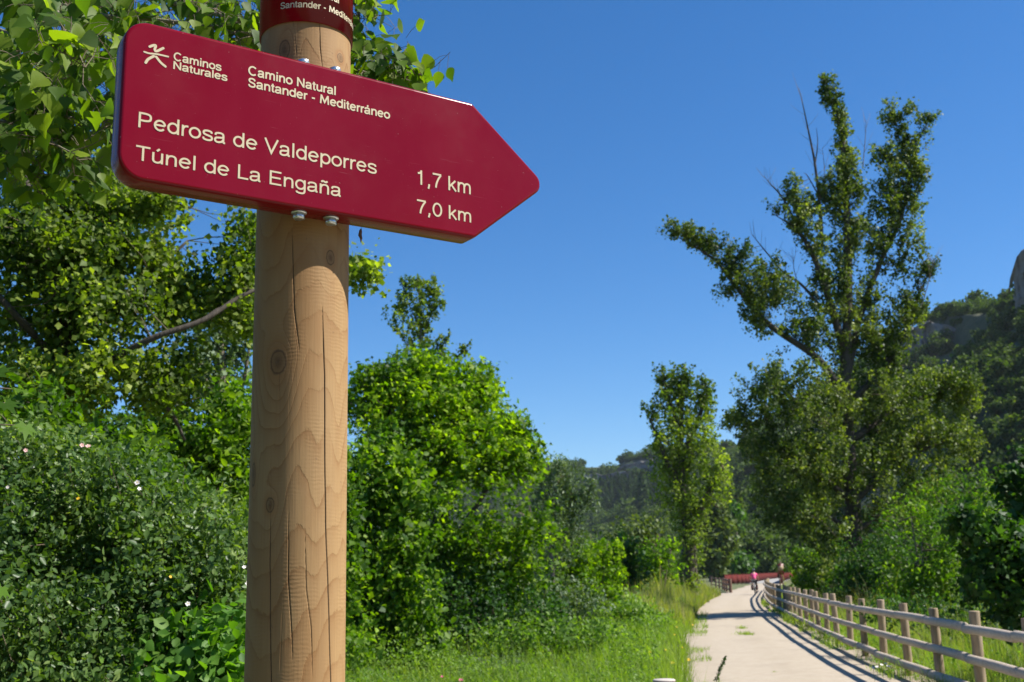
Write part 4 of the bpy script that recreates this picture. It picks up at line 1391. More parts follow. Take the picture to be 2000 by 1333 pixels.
MB().tube(tr, np.linspace(0.16, 0.07, len(tr)), 12).build('trunk', M['bark_pale'], near, True, no)
# branches as pixel polylines with distances
nb = [
 ([(-260, 30, 3.9), (-60, 120, 3.2), (80, 150, 2.9), (190, 155, 2.75)], .012),
 ([(-260, -40, 3.9), (0, -30, 3.2), (150, 20, 3.0), (300, 40, 2.9), (420, 55, 2.9), (505, 75, 2.95)], .014),
 ([(-200, 250, 3.6), (-40, 230, 3.1), (60, 260, 2.8), (150, 300, 2.7)], .009),
 ([(200, -60, 3.2), (350, 10, 3.05), (470, 40, 3.0), (600, 90, 3.05), (700, 140, 3.1), (770, 152, 3.12), (825, 145, 3.12)], .009),
 ([(500, -90, 3.2), (620, -50, 3.2), (690, 10, 3.15), (705, 60, 3.1)], .007),
 ([(-220, 120, 3.7), (-80, 190, 3.2), (30, 210, 3.0), (120, 225, 2.9), (215, 240, 2.85)], .009),
 ([(-260, 330, 3.9), (-100, 320, 3.4), (20, 330, 3.1), (90, 345, 3.0)], .007),
 ([(-150, -10, 3.6), (0, 60, 3.3), (90, 90, 3.2), (210, 110, 3.1)], .008),
 ([(-150, -60, 3.9), (60, 0, 3.6), (200, 60, 3.5), (330, 20, 3.4), (480, 20, 3.4)], .009),
 ([(-150, 100, 3.9), (0, 180, 3.6), (110, 200, 3.5), (230, 180, 3.5)], .009),
 ([(-100, -120, 3.4), (60, -40, 2.9), (130, 60, 2.55), (170, 130, 2.5)], .008),
]
LP, LA, LN, LS = [], [], [], []
nmesh_tw = MB()
for pl, r0 in nb:
    p = catmull(np.array([at(x, y, Y) for x, y, Y in pl]), 10)
    p = p + 0.02 * np.stack([fbm(p * 6, 2, 3), fbm(p * 6, 2, 4), fbm(p * 6, 2, 5)], -1)
    MB().tube(p, np.linspace(r0, 0.0016, len(p)), 7).build('branch', M['bark_pale'], near, True, no)
    m = len(p)
    for q in range(4, m):
        fr = q / m
        for rep in range(2):
            if rng.random() > 0.80: continue
            # a short spur with a few leaves on long stalks
            dirn = norm(rng.normal(size=3) * [1, 1, 0.8] + [0, 0, 0.1])
            ln = (0.04 + 0.10 * rng.random())
            e = p[q] + dirn * ln
            nmesh_tw.tube([p[q], (p[q] + e) / 2 + rng.normal(size=3) * 0.006, e], [0.0016, 0.0013, 0.0009], 4, False)
            for l in range(rng.integers(3, 7)):
                sd = norm(rng.normal(size=3) + [0, 0, -0.25])
                st = e + dirn * ln * 0.3 * rng.normal() * 0.5
                le = st + sd * (0.03 + 0.03 * rng.random())
                size = 0.049 * math.exp(rng.normal() * 0.24)
                ax = norm(sd * 0.6 + np.array([0, 0, -0.75]) + rng.normal(size=3) * 0.35)
                nn = norm(rng.normal(size=3) * 0.7 + np.array([0.25, -0.35, 0.5]))
                nmesh_tw.tube([st, (st + le) / 2 + [0, 0, 0.004], le], [0.0008, 0.0008, 0.0008], 3, False)
                LP.append(le + ax * size * 0.42); LA.append(ax); LN.append(nn); LS.append(size)
LP, LA, LN, LS = np.array(LP), np.array(LA), np.array(LN), np.array(LS)
nmesh_tw.build('leaf_stalks', M['twig'], near, False, no)['kind'] = 'stuff'
# the leaves that show largest are single parts, the rest is one mass
dd = LP - CAMP
lx = CX + FPX * (dd @ RT) / (dd @ FW); ly = CY - FPX * (dd @ UP) / (dd @ FW)
vis = (lx > -30) & (lx < 900) & (ly > -30) & (ly < 420)
rank = np.argsort(np.where(vis, -LS / (dd @ FW), 0))
big = rank[:280]
rest = rank[280:]
sv, st_ = DELTOID
lm_ = []
for q in range(6):
    me = mesh_fast('leaf', sv * np.array([1, 0.92 + 0.04 * q, 0.6 + 0.3 * q]), np.array(st_), {'rnd': np.full(len(sv), [0.15, 0.35, 0.5, 0.65, 0.8, 0.95][q])}, smooth=True)
    me.materials.append(M['lf_poplar_near']); lm_.append(me)
for q in big:
    a = LA[q]; s_ = norm(np.cross(LN[q], a)); n_ = np.cross(a, s_)
    o = link('leaf', lm_[rng.integers(6)], None, near)
    o.matrix_local = Matrix(np.vstack([np.column_stack([a * LS[q], s_ * LS[q], n_ * LS[q], LP[q] - no]), [0, 0, 0, 1]]).tolist())
V, T, kk = leaf_arrays(LP[rest], LA[rest], LN[rest], LS[rest], LS[rest] * 0.95, DELTOID)
o = link('crown', mesh_fast('crown', V - no, T, {'rnd': np.repeat(rng.random(len(rest)), kk)}, smooth=True), M['lf_poplar_near'], near)
o['kind'] = 'stuff'

# poplar filling the left, 8 m away
make_tree('poplar_tree', 'spreading poplar filling the left side above the rose thicket', 'tree', 8.0,
  [([(60, 1480, 0), (70, 1200, 0), (90, 950, 0), (110, 800, 0), (130, 640, 0)], .10, .05),
   ([(110, 800, 0), (200, 720, -.2), (300, 662, -.3), (400, 625, -.2), (490, 570, 0), (600, 540, .2), (730, 512, .3)], .030, .008),
   ([(400, 625, -.2), (440, 600, 0), (500, 592, .2)], .02, .01),
   ([(130, 640, 0), (170, 500, .2), (230, 420, .1), (300, 390, 0), (365, 405, 0)], .03, .008),
   ([(130, 640, 0), (90, 500, -.3), (60, 380, -.3), (40, 250, -.3), (60, 120, -.2)], .04, .015),
   ([(110, 700, 0), (20, 600, -.4), (-80, 500, -.5)], .03, .015),
   ([(170, 720, -.2), (270, 740, 0), (330, 800, .2), (360, 860, .3)], .03, .01),
   ([(200, 620, 0), (290, 540, .1), (360, 470, .2)], .03, .01)],
  [(60, 380, 130, 80, 0, .7, 130), (190, 400, 110, 50, .2, .5, 80), (300, 400, 65, 22, 0, .3, 36), (40, 500, 120, 70, 0, .7, 110), (170, 500, 110, 50, 0, .6, 90),
   (270, 505, 70, 36, .2, .4, 55), (340, 540, 36, 30, .2, .3, 22), (80, 620, 130, 70, .2, .7, 110), (230, 600, 100, 55, 0, .6, 90), (340, 590, 60, 45, .2, .4, 55),
   (420, 560, 60, 38, .1, .4, 55), (472, 520, 34, 44, .2, .3, 34), (470, 620, 40, 40, .3, .3, 20), (100, 740, 120, 60, 0, .7, 90), (240, 740, 90, 60, 0, .6, 70), (340, 730, 60, 60, .2, .4, 36),
   (60, 250, 110, 70, .3, .6, 80), (488, 450, 14, 40, .2, .2, 12), (705, 528, 28, 20, .3, .2, 16), (20, 830, 80, 40, .3, .5, 40), (180, 320, 60, 50, .3, .4, 30)],
  .039, 'lf_poplar', 'bark_dark', 3, 'poplars on the left', csig=.085, per=34, twig_r=.004, aspect=.9, up=.45, twig_frac=.4, dens=1.05)

# slender poplar behind it
make_tree('poplar_tree', 'slender grey-green poplar seen beside the post behind the spreading poplar', 'tree', 17.0,
  [([(440, 1230, 0), (436, 1000, 0), (432, 800, 0), (428, 600, 0)], .16, .05), ([(436, 860, 0), (470, 760, .3), (490, 660, .3)], .05, .02), ([(434, 820, 0), (400, 740, -.3), (380, 660, -.2)], .05, .02)],
  [(430, 700, 55, 90, 0, .6, 120), (455, 800, 60, 70, 0, .6, 100), (400, 760, 50, 70, 0, .5, 80), (470, 640, 30, 60, .2, .4, 50), (440, 590, 30, 40, 0, .3, 30)],
  .065, 'lf_willow', 'bark', 9, 'poplars on the left', csig=.14, per=20, twig_r=.01, up=.3)

# hazel thicket left of the post
bush('hazel_bush', 'bright green hazel bush just left of the post behind the roses', 'bush', 10.5,
  [(400, 850, 90, 60, 0, .5, 70), (470, 800, 50, 60, .2, .4, 50), (330, 880, 70, 50, 0, .5, 50), (460, 900, 60, 60, .3, .5, 50), (420, 960, 100, 60, .5, .6, 60), (300, 830, 40, 40, 0, .3, 20)],
  .060, 'lf_hazel', 41, csig=.10, per=20, shape=LEAF_OVAL)

bush('blackthorn_bush', 'dark-leaved bush standing in for the shaded gap between the spreading poplar and the roses', 'bush', 11.5,
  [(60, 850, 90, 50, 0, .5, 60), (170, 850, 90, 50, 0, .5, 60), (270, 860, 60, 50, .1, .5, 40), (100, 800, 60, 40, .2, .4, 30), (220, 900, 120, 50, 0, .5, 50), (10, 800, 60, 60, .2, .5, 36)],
  .055, 'lf_dark', 45, csig=.10, per=20, stems=6)  # dark leaf colour stands in for the shade of the gap

# rose thicket, lower left
bush('rose_bush', 'dense wild rose thicket with small leaves and a few pale flowers at lower left', 'bush', 5.2,
  [(60, 930, 130, 80, .1, .5, 190), (200, 960, 120, 80, .1, .5, 200), (330, 1020, 110, 80, .1, .5, 170), (430, 1080, 80, 80, .1, .5, 120), (90, 1050, 150, 100, -.1, .5, 240),
   (250, 1090, 140, 90, -.1, .5, 220), (400, 1170, 110, 80, 0, .5, 150), (80, 1190, 150, 100, -.3, .5, 230), (240, 1220, 140, 90, -.2, .5, 190), (100, 1320, 160, 90, -.4, .5, 220), (280, 1330, 140, 70, -.3, .5, 140),
   (430, 1010, 60, 50, .3, .4, 50), (20, 860, 70, 40, .1, .4, 50), (150, 890, 60, 30, .2, .3, 40)],
  .027, 'lf_rose', 51, csig=.052, per=22, stems=9, shape=LEAF_OVAL, aspect=.62, twig_frac=.22, base_px=180)
bush('dogwood_bush', 'dogwood with mid-sized leaves rising behind the top of the rose thicket', 'bush', 6.6,
  [(40, 850, 80, 60, 0, .4, 60), (150, 870, 80, 50, 0, .4, 55), (250, 900, 70, 50, .1, .4, 45), (330, 950, 60, 50, .1, .4, 36), (90, 790, 50, 40, .2, .3, 24), (400, 1010, 50, 50, .1, .3, 26)],
  .050, 'lf_hazel', 57, csig=.085, per=14, stems=8, shape=LEAF_OVAL, aspect=.6, base_px=160)
bush('wild_vine', 'broad-leaved vine clump with heart-shaped leaves beside the foot of the post', 'plant', 4.9,
  [(420, 1240, 80, 50, 0, .3, 60), (370, 1300, 100, 50, -.1, .3, 70), (455, 1310, 60, 60, -.1, .3, 50), (340, 1240, 40, 40, 0, .2, 20), (430, 1370, 90, 50, -.1, .3, 40)],
  .050, 'lf_vine', 55, csig=.06, per=9, stems=6, shape=LEAF_OVAL, aspect=.8, up=.9, base_px=410)
# rose flowers
rng = np.random.default_rng(61)
fl = [(172, 872, 'flower_pink', .026), (160, 870, 'flower_pink', .022), (268, 943, 'flower_white', .026), (272, 955, 'flower_white', .02), (153, 974, 'flower_yellow', .026), (333, 1127, 'flower_yellow', .02), (367, 1180, 'flower_white', .024), (477, 1108, 'flower_white', .02), (483, 1140, 'flower_white', .022), (15, 952, 'flower_white', .016), (50, 880, 'flower_pink', .02)]
names = {'flower_pink': 'faded pink wild rose bloom', 'flower_white': 'white wild rose bloom', 'flower_yellow': 'small yellow-orange bloom'}
def flower(p, r_, mat, label, nrm=(0.2, -0.8, 0.5), petals=5, stem=0.0, name='rose_flower'):
    f = thing(name, label, 'flower', tuple(p), 'scattered blooms')
    n_ = norm(np.array(nrm)); a = norm(np.cross(n_, [0, 0, 1.0])); b = np.cross(n_, a)
    me = None
    for q in range(petals):
        t = q * 2 * np.pi / petals
        d = a * math.cos(t) + b * math.sin(t)
        e = np.cross(n_, d)
        MB().add(np.array([d * 0.1 * r_, d * .6 * r_ + e * .42 * r_ + n_ * .10 * r_, d * 1.0 * r_ + e * .22 * r_ + n_ * .22 * r_, d * 1.0 * r_ - e * .22 * r_ + n_ * .22 * r_, d * .6 * r_ - e * .42 * r_ + n_ * .10 * r_]), None, [(0, 2, 1), (0, 3, 2), (0, 4, 3)]).build('petal', M[mat], f)
    MB().ball(n_ * 0.1 * r_, np.array([.2, .2, .2]) * r_, 8, 5).build('centre', M['flower_yellow'], f, True)
    if stem: MB().tube([np.zeros(3), np.array([0.01, 0, -stem])], [.002, .003], 4).build('stem', M['lf_vine'], f)
    return f
wh = {0: 'near the top of the rose thicket', 1: 'halfway up the rose thicket', 2: 'low in the rose thicket'}
cnt = {}
ordw = ['leftmost', 'second', 'third', 'fourth', 'fifth', 'sixth']
fl.sort(key=lambda f: f[0])
for x, y, mt, r_ in fl:
    c_ = cnt.get(mt, 0); cnt[mt] = c_ + 1
    flower(at(x, y, 4.62), r_ * (.3 if 'yellow' in mt else .42), mt, '%s on the rose thicket, %s of its colour from the left' % (names[mt], 'first' if c_ == 0 else ordw[c_]), (0.3 + rng.normal() * .2, -.8, .4 + rng.normal() * .2))

# sycamore sprigs poking in at the left edge, close to the lens
MAPLE = []
for a, r_ in [(-90, .02), (-150, .34), (-128, .62), (-112, .40), (-80, .86), (-62, .46), (-40, .72), (-24, .46), (0, 1.0), (24, .46), (40, .72), (62, .46), (80, .86), (112, .40), (128, .62), (150, .34)]:
    MAPLE.append((r_ * math.cos(math.radians(a)), r_ * math.sin(math.radians(a)) * 0.75, 0.06 * abs(math.sin(math.radians(a * 2))) - 0.10 * r_ * r_))
MAPLE[0] = (-.12, 0, 0)
MAPLE.append((.12, 0, .02))
mt_ = [(q, q + 1, 16) for q in range(15)] + [(15, 0, 16)]
mm_ = mesh_fast('leaf', np.array(MAPLE) * 0.5, np.array(mt_), {'rnd': np.full(17, .5)}); mm_.materials.append(M['lf_hazel'])
mm2 = mesh_fast('leaf', np.array(MAPLE) * 0.5, np.array(mt_), {'rnd': np.full(17, .1)}); mm2.materials.append(M['lf_hazel'])
def sprig(label, foot, leaves_):
    foot = np.array(foot, float)
    s_ = thing('sycamore_sprig', label, 'sprig', tuple(foot), 'sycamore sprigs at the left edge')
    for q, (x, y, Y, size, ax, nn) in enumerate(leaves_):
        p = at(x, y, Y)
        a = norm(np.array(ax, float)); n0 = np.array(nn, float); sd = norm(np.cross(n0, a)); n_ = np.cross(a, sd)
        o = link('leaf', mm_ if q % 2 else mm2, None, s_)
        o.matrix_local = Matrix(np.vstack([np.column_stack([a * size, sd * size, n_ * size, p - foot]), [0, 0, 0, 1]]).tolist())
        base = p - a * size * 0.06
        kz = foot + [-0.02 * q, 0, p[2] - 0.02 + 0.01 * q]
        MB().tube(catmull(np.array([foot, foot + [0, 0, p[2] * .6], kz, (kz + base) / 2 + [0, 0, .02], base]), 5), [.005, .0012], 5).build('stalk', M['twig'], s_, False, foot)
sprig('sycamore leaves blurred at the left edge beside the poplar', (-1.35, 2.1, 0.0), [
  (12, 790, 2.0, .085, (0.7, -.5, -.5), (.1, -.5, .8)), (50, 835, 2.05, .08, (.3, -.6, -.7), (.6, -.5, .5)), (-15, 850, 1.95, .09, (.2, -.5, -.8), (-.2, -.6, .7)), (35, 762, 2.1, .07, (.9, .3, -.2), (0, -.3, .9)), (-5, 730, 2.05, .08, (.4, .3, .3), (.2, -.4, .8)), (-30, 790, 2.0, .09, (-.2, -.3, -.8), (.5, -.6, .5))])
sprig('pair of yellowing sycamore leaves low at the left edge', (-1.15, 1.7, 0.0), [
  (0, 1115, 1.7, .06, (.7, -.4, .1), (.0, -.3, .9)), (2, 1150, 1.72, .070, (.3, -.8, -.5), (.8, -.3, .5)), (-16, 1220, 1.7, .07, (.3, -.2, -.8), (.3, -.6, .6))])

# maple right of the post
make_tree('maple_tree', 'bright green field maple right of the post', 'tree', 22.0,
  [([(880, 1300, 0), (878, 1180, 0), (872, 1050, 0), (868, 930, 0), (866, 820, 0)], .16, .05), ([(872, 1050, 0), (800, 930, -.4), (760, 800, -.4), (740, 740, -.2)], .06, .015),
   ([(872, 1080, 0), (950, 960, .3), (1000, 880, .3), (1020, 840, .3)], .06, .015), ([(868, 930, 0), (900, 820, .2), (940, 740, .3)], .05, .012), ([(875, 1120, 0), (960, 1060, -.3), (1040, 1010, -.4)], .05, .012), ([(868, 930, 0), (830, 780, .2), (800, 720, .2)], .04, .012)],
  [(770, 745, 60, 34, 0, .7, 75), (830, 735, 60, 40, .2, .8, 90), (900, 770, 65, 50, .2, .9, 115), (945, 752, 26, 30, .2, .4, 36), (720, 790, 50, 50, 0, .8, 75), (800, 810, 80, 60, -.3, .9, 125), (940, 830, 70, 50, 0, .9, 115),
   (990, 850, 40, 36, .2, .6, 55), (870, 880, 90, 60, -.5, .9, 140), (760, 880, 70, 60, -.3, .9, 95), (970, 910, 70, 50, 0, .9, 105), (1015, 905, 40, 34, 0, .6, 60), (1030, 950, 42, 34, 0, .6, 60), (900, 970, 90, 60, -.6, .9, 130),
   (990, 1000, 80, 56, -.3, .9, 110), (1030, 1040, 55, 55, -.2, .8, 70), (930, 1060, 90, 60, -.7, .9, 110), (850, 1080, 80, 60, -.4, .9, 80), (960, 1150, 70, 50, -.4, .8, 60), (800, 980, 70, 60, -.1, .8, 60), (1040, 1110, 50, 60, -.4, .7, 55), (880, 1170, 90, 50, 0, .9, 40)],
  .088, 'lf_maple', 'bark_dark', 71, csig=.175, per=27, twig_r=.009, shape=LEAF_LOBED, aspect=.85, up=.8, dens=.85)

bush('hazel_bush', 'hazel thicket standing directly behind the signpost', 'bush', 15.5,
  [(540, 930, 60, 70, 0, .8, 60), (610, 920, 60, 60, .2, .8, 60), (650, 980, 50, 70, .2, .8, 50), (520, 1040, 60, 80, 0, .8, 60), (600, 1040, 70, 80, 0, .9, 70), (560, 1150, 90, 80, -.2, .9, 80), (650, 1150, 60, 80, 0, .8, 60), (600, 1260, 110, 60, -.2, .8, 70), (500, 1230, 60, 80, 0, .7, 50), (690, 1260, 50, 50, 0, .6, 30)],
  .082, 'lf_hazel', 83, csig=.14, per=18, shape=LEAF_DIAMOND, aspect=.85, up=.7, stems=8)
bush('blackthorn_bush', 'dark hedge farther back behind the signpost, hidden by the hazel thicket', 'bush', 30.0,
  [(420, 1080, 90, 60, 0, 1.6, 50), (540, 1070, 90, 60, .5, 1.6, 50), (640, 1080, 80, 60, 0, 1.6, 46), (480, 1160, 110, 60, 0, 1.5, 50), (600, 1160, 110, 60, 0, 1.5, 50), (300, 1100, 90, 70, 0, 1.5, 40)],
  .15, 'lf_dark', 87, csig=.28, per=16, stems=8)
bush('hazel_bush', 'darker hazel bush with round leaves in front of the maple, touching the post edge', 'bush', 18.0,
  [(720, 900, 60, 60, 0, .5, 55), (770, 960, 70, 60, -.1, .5, 65), (720, 1000, 60, 70, 0, .5, 60), (790, 1060, 60, 50, -.2, .5, 55), (730, 1100, 70, 60, -.3, .5, 65), (800, 1140, 60, 50, -.3, .5, 50), (700, 1180, 50, 50, -.1, .4, 30), (810, 900, 40, 50, .2, .4, 28), (690, 1080, 50, 100, .2, .5, 40), (720, 1245, 60, 40, -.1, .5, 50), (790, 1235, 60, 40, 0, .5, 50), (760, 1275, 70, 26, -.2, .5, 40)],
  .085, 'lf_hazel', 81, csig=.14, per=21,  shape=LEAF_OVAL, aspect=.85, up=.7)

bush('blackthorn_bush', 'undergrowth beneath the maple, shade put into its dark leaf colour', 'bush', 20.5,
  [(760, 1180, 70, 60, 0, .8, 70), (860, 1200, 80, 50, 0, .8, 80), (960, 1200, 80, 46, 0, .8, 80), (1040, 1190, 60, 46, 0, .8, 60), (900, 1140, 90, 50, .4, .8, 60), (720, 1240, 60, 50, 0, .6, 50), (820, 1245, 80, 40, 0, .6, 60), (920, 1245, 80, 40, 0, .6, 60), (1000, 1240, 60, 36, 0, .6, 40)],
  .065, 'lf_dark', 85, csig=.12, per=18, stems=8)  # shade under the maple is put into the leaf colour
make_tree('poplar_tree', 'thin young poplar standing above the maple crown against the sky', 'tree', 36.0,
  [([(822, 1240, 0), (822, 1000, 0), (822, 800, 0), (820, 650, 0), (815, 545, 0)], .12, .012), ([(822, 720, 0), (800, 680, -.2), (770, 640, -.2)], .03, .01), ([(821, 670, 0), (838, 620, .2), (850, 550, .2)], .03, .01), ([(822, 750, 0), (862, 690, 0), (868, 660, 0)], .02, .008), ([(822, 780, 0), (880, 730, .2), (912, 685, .2)], .02, .008), ([(820, 640, 0), (800, 600, 0), (785, 560, 0)], .025, .008)],
  [(800, 565, 26, 30, 0, .35, 30), (815, 545, 14, 16, 0, .2, 12), (840, 560, 14, 20, .2, .3, 14), (800, 595, 26, 24, 0, .4, 24), (848, 590, 18, 24, .2, .3, 20), (775, 610, 20, 24, -.2, .3, 20), (830, 615, 20, 20, .1, .3, 16), (805, 645, 20, 24, 0, .3, 14), (835, 650, 12, 24, .1, .2, 12), (785, 690, 20, 9, -.2, .2, 8), (825, 690, 14, 30, 0, .3, 14), (858, 672, 10, 14, 0, .2, 6), (905, 688, 14, 10, .2, .2, 8), (850, 710, 24, 14, 0, .3, 12)],
  .085, 'lf_poplar', 'bark', 91, 'poplars on the left', csig=.12, per=22, twig_r=.010, aspect=.9, up=.3, spray=.9, dens=.55, shoots=(7.0, .75, 30, (0, 1, 2, 3, 4, 5), 6.3))

make_tree('willow_tree', 'grey-green willow between the maple and the distant ridge', 'tree', 31.0,
  [([(1085, 1230, 0), (1080, 1100, 0), (1075, 1000, 0), (1095, 930, 0)], .10, .025), ([(1078, 1050, 0), (1110, 980, 0), (1150, 960, .2)], .04, .012), ([(1078, 1020, 0), (1060, 960, 0), (1050, 920, .2)], .03, .012)],
  [(1085, 925, 40, 26, 0, .5, 46), (1130, 945, 34, 30, 0, .4, 34), (1070, 965, 40, 30, .2, .5, 46), (1110, 985, 40, 26, 0, .5, 44), (1145, 985, 24, 16, 0, .3, 16), (1085, 1025, 46, 36, 0, .6, 50), (1110, 1060, 50, 40, .2, .6, 40), (1060, 1080, 40, 60, .4, .5, 40), (1098, 905, 10, 14, 0, .2, 6)],
  .095, 'lf_willow', 'bark', 101, csig=.15, per=22, twig_r=.008, aspect=.38, up=.4)

SH = 'shrubs bordering the meadow'
bush('maple_bush', 'bright yellow-green round shrub under the ridge right of the willow', 'bush', 33.0,
  [(1150, 1045, 50, 36, 0, .7, 60), (1185, 1060, 30, 34, .2, .6, 34), (1130, 1080, 60, 46, -.3, .8, 70), (1180, 1110, 34, 50, 0, .7, 50), (1120, 1130, 50, 40, -.4, .7, 50), (1160, 1160, 40, 40, -.3, .6, 40), (1195, 1150, 24, 40, 0, .5, 24)],
  .10, 'lf_maple', 111, SH, csig=.17, per=22, shape=LEAF_LOBED, aspect=.85)
bush('dark_bush', 'bush with shade put into its dark leaf colour, between the bright shrub and the grass bank', 'bush', 44.0,
  [(1215, 1080, 30, 36, 0, .9, 50), (1235, 1120, 26, 40, 0, .8, 50), (1205, 1130, 30, 50, .2, .8, 50), (1230, 1165, 24, 26, 0, .7, 30)],
  .14, 'lf_dark', 121, SH, csig=.2, per=13, shape=LEAF_OVAL)  # the shrub's shade is put into its dark leaf tone
bush('bramble_bush', 'low grey-green bramble mound in front of the willow', 'bush', 27.0,
  [(1090, 1165, 60, 34, 0, .7, 70), (1140, 1180, 50, 30, 0, .6, 50), (1040, 1180, 50, 34, 0, .6, 55), (1100, 1205, 70, 26, -.2, .6, 50)],
  .075, 'lf_willow', 131, SH, csig=.13, per=16, aspect=.6)
bush('bramble_bush', 'mid-green bramble mound spreading at the foot of the maple', 'bush', 19.5,
  [(960, 1255, 80, 32, 0, .7, 80), (1040, 1245, 60, 34, 0, .6, 60), (1110, 1245, 60, 32, 0, .6, 55), (880, 1265, 70, 28, .1, .6, 60), (1170, 1240, 40, 30, .3, .6, 34), (800, 1280, 70, 30, 0, .6, 60), (720, 1285, 60, 34, 0, .6, 55), (1000, 1275, 90, 24, -.2, .6, 50)],
  .06, 'lf_bramble', 141, SH, csig=.11, per=14, stems=12, up=.9)
bush('broom_bush', 'small dark feathery broom clump in the meadow near the bottom edge', 'bush', 17.0,
  [(950, 1305, 60, 26, 0, .5, 60), (990, 1318, 40, 20, -.1, .4, 36), (910, 1320, 40, 20, -.1, .4, 30)], .05, 'lf_willow', 135, SH, csig=.07, per=20, aspect=.2, up=.1, stems=10)
bush('nettle_clump', 'pale green nettle clump at the left end of the tall grass bank', 'plant', 30.0,
  [(1215, 1205, 40, 22, 0, .8, 50), (1250, 1185, 34, 22, .3, .8, 40), (1180, 1215, 34, 18, -.2, .7, 36)], .085, 'lf_bramble', 137, SH, csig=.14, per=18, stems=8)
bush('nettle_clump', 'bright nettle clump in the meadow midway between the post and the path', 'plant', 21.0,
  [(1080, 1275, 50, 20, 0, .6, 50), (1130, 1265, 40, 20, .3, .6, 36), (1030, 1290, 40, 18, -.2, .5, 30)], .065, 'lf_bramble', 139, SH, csig=.11, per=18, stems=8)
bush('elder_bush', 'sunlit bush at the foot of the ivy-clad poplar', 'bush', 52.0,
  [(1290, 1090, 34, 30, 0, 1.2, 60), (1310, 1075, 20, 18, 0, .8, 26), (1265, 1110, 26, 26, 0, 1.0, 40), (1315, 1115, 24, 26, 0, 1., 40), (1285, 1130, 40, 20, -.2, 1., 40)],
  .145, 'lf_maple', 151, SH, csig=.24, per=20, aspect=.85)
bush('olive_tree', 'olive-green round tree behind the sunlit bush', 'tree', 78.0,
  [(1245, 1050, 30, 36, 0, 2.0, 60), (1290, 1045, 36, 36, 0, 2.0, 70), (1215, 1075, 30, 36, 0, 2.0, 50), (1270, 1090, 50, 40, 0, 2., 60)],
  .27, 'lf_olive', 161, None, csig=.42, per=14)
bush('dark_bush', 'dark bush filling the gap left of the ivy-clad poplar', 'bush', 66.0,
  [(1225, 1120, 30, 36, 0, 1.4, 50), (1255, 1135, 30, 26, 0, 1.2, 40), (1195, 1100, 26, 40, 0, 1.4, 40)],
  .2, 'lf_dark', 165, SH, csig=.3, per=13)

# ivy-clad poplar in the middle distance
make_tree('poplar_tree', 'tall poplar with an ivy-clad forked trunk in the middle distance', 'tree', 64.0,
  [([(1345, 1160, 0), (1346, 1090, 0), (1345, 1030, 0), (1332, 970, 0), (1328, 900, 0), (1330, 820, 0), (1332, 740, 0)], .62, .08), ([(1345, 1030, 0), (1375, 980, .5), (1400, 940, .8), (1415, 915, .8)], .28, .06), ([(1332, 950, 0), (1300, 900, -.5), (1285, 860, -.5), (1270, 820, -.5)], .2, .05),
   ([(1330, 900, 0), (1355, 840, .5), (1375, 790, .5), (1385, 760, .5)], .2, .05), ([(1330, 860, 0), (1310, 790, -.3), (1295, 745, -.3)], .16, .04)],
  [(1300, 750, 22, 28, -.3, .9, 42), (1335, 740, 22, 22, 0, .9, 40), (1365, 770, 30, 26, .3, 1., 50), (1320, 790, 34, 34, 0, 1.1, 60), (1290, 800, 20, 30, -.5, .9, 40), (1385, 800, 16, 26, .5, .8, 26), (1350, 830, 36, 36, 0, 1.2, 60), (1290, 850, 30, 30, -.4, 1.1, 50), (1270, 855, 16, 12, -.4, .6, 14), (1325, 880, 40, 34, 0, 1.2, 60), (1375, 850, 26, 30, .4, 1., 38),
   (1385, 890, 34, 26, .4, 1.1, 44), (1300, 920, 36, 34, -.2, 1.2, 50), (1340, 940, 30, 40, -.2, 1., 50), (1400, 925, 28, 22, .6, 1., 36), (1395, 960, 34, 26, .4, 1.1, 40), (1305, 965, 26, 30, 0, .9, 34), (1340, 1000, 26, 44, -.3, .8, 60), (1348, 1070, 20, 50, -.3, .8, 70), (1365, 1000, 24, 30, .2, .8, 30), (1350, 1120, 22, 30, -.3, .8, 40)],
  .14, 'lf_poplar', 'bark_dark', 171, csig=.21, per=25, twig_r=.025, aspect=.9, up=.4, dens=.5, spray=.9, shoots=(4.5, 2.2, 40, (0, 1, 2, 3, 4), 3.0))

# trees beyond the bridge
rng = np.random.default_rng(5)
for q, (x, y, rx, ry, Y, mt, lb) in enumerate([
   (1390, 1040, 34, 75, 215, 'lf_olive', 'pale olive tree beyond the bridge, just right of the ivy-clad poplar'),
   (1440, 1050, 34, 68, 240, 'lf_dark', 'dark tree beyond the bridge in the middle of the row'),
   (1480, 1072, 30, 48, 300, 'lf_forest', 'dull green tree beyond the bridge above the cyclist'),
   (1520, 1075, 34, 44, 330, 'lf_forest', 'dull green tree beyond the bridge behind the information panel'),
   (1425, 990, 26, 40, 330, 'lf_forest', 'taller wood-edge tree rising behind the dark tree beyond the bridge')]):
    lob = [(x + rng.normal() * rx * .45, y + (rng.random() - .5) * ry * 1.2, rx * .6, ry * .42, rng.normal() * 2, 4.0, 34) for _ in range(8)] + [(x, y + ry * .5, rx, ry * .5, 0, 4, 44)]
    make_tree('broadleaf_tree', lb, 'tree', Y, [([(x, 1118 + 1.6 * FPX / Y, 0), (x, y, 0), (x, y - ry * .4, 0)], .5, .1)], lob, .9, mt, seed=200 + q, group='trees beyond the bridge', csig=1.1, per=12, twig_r=.06)

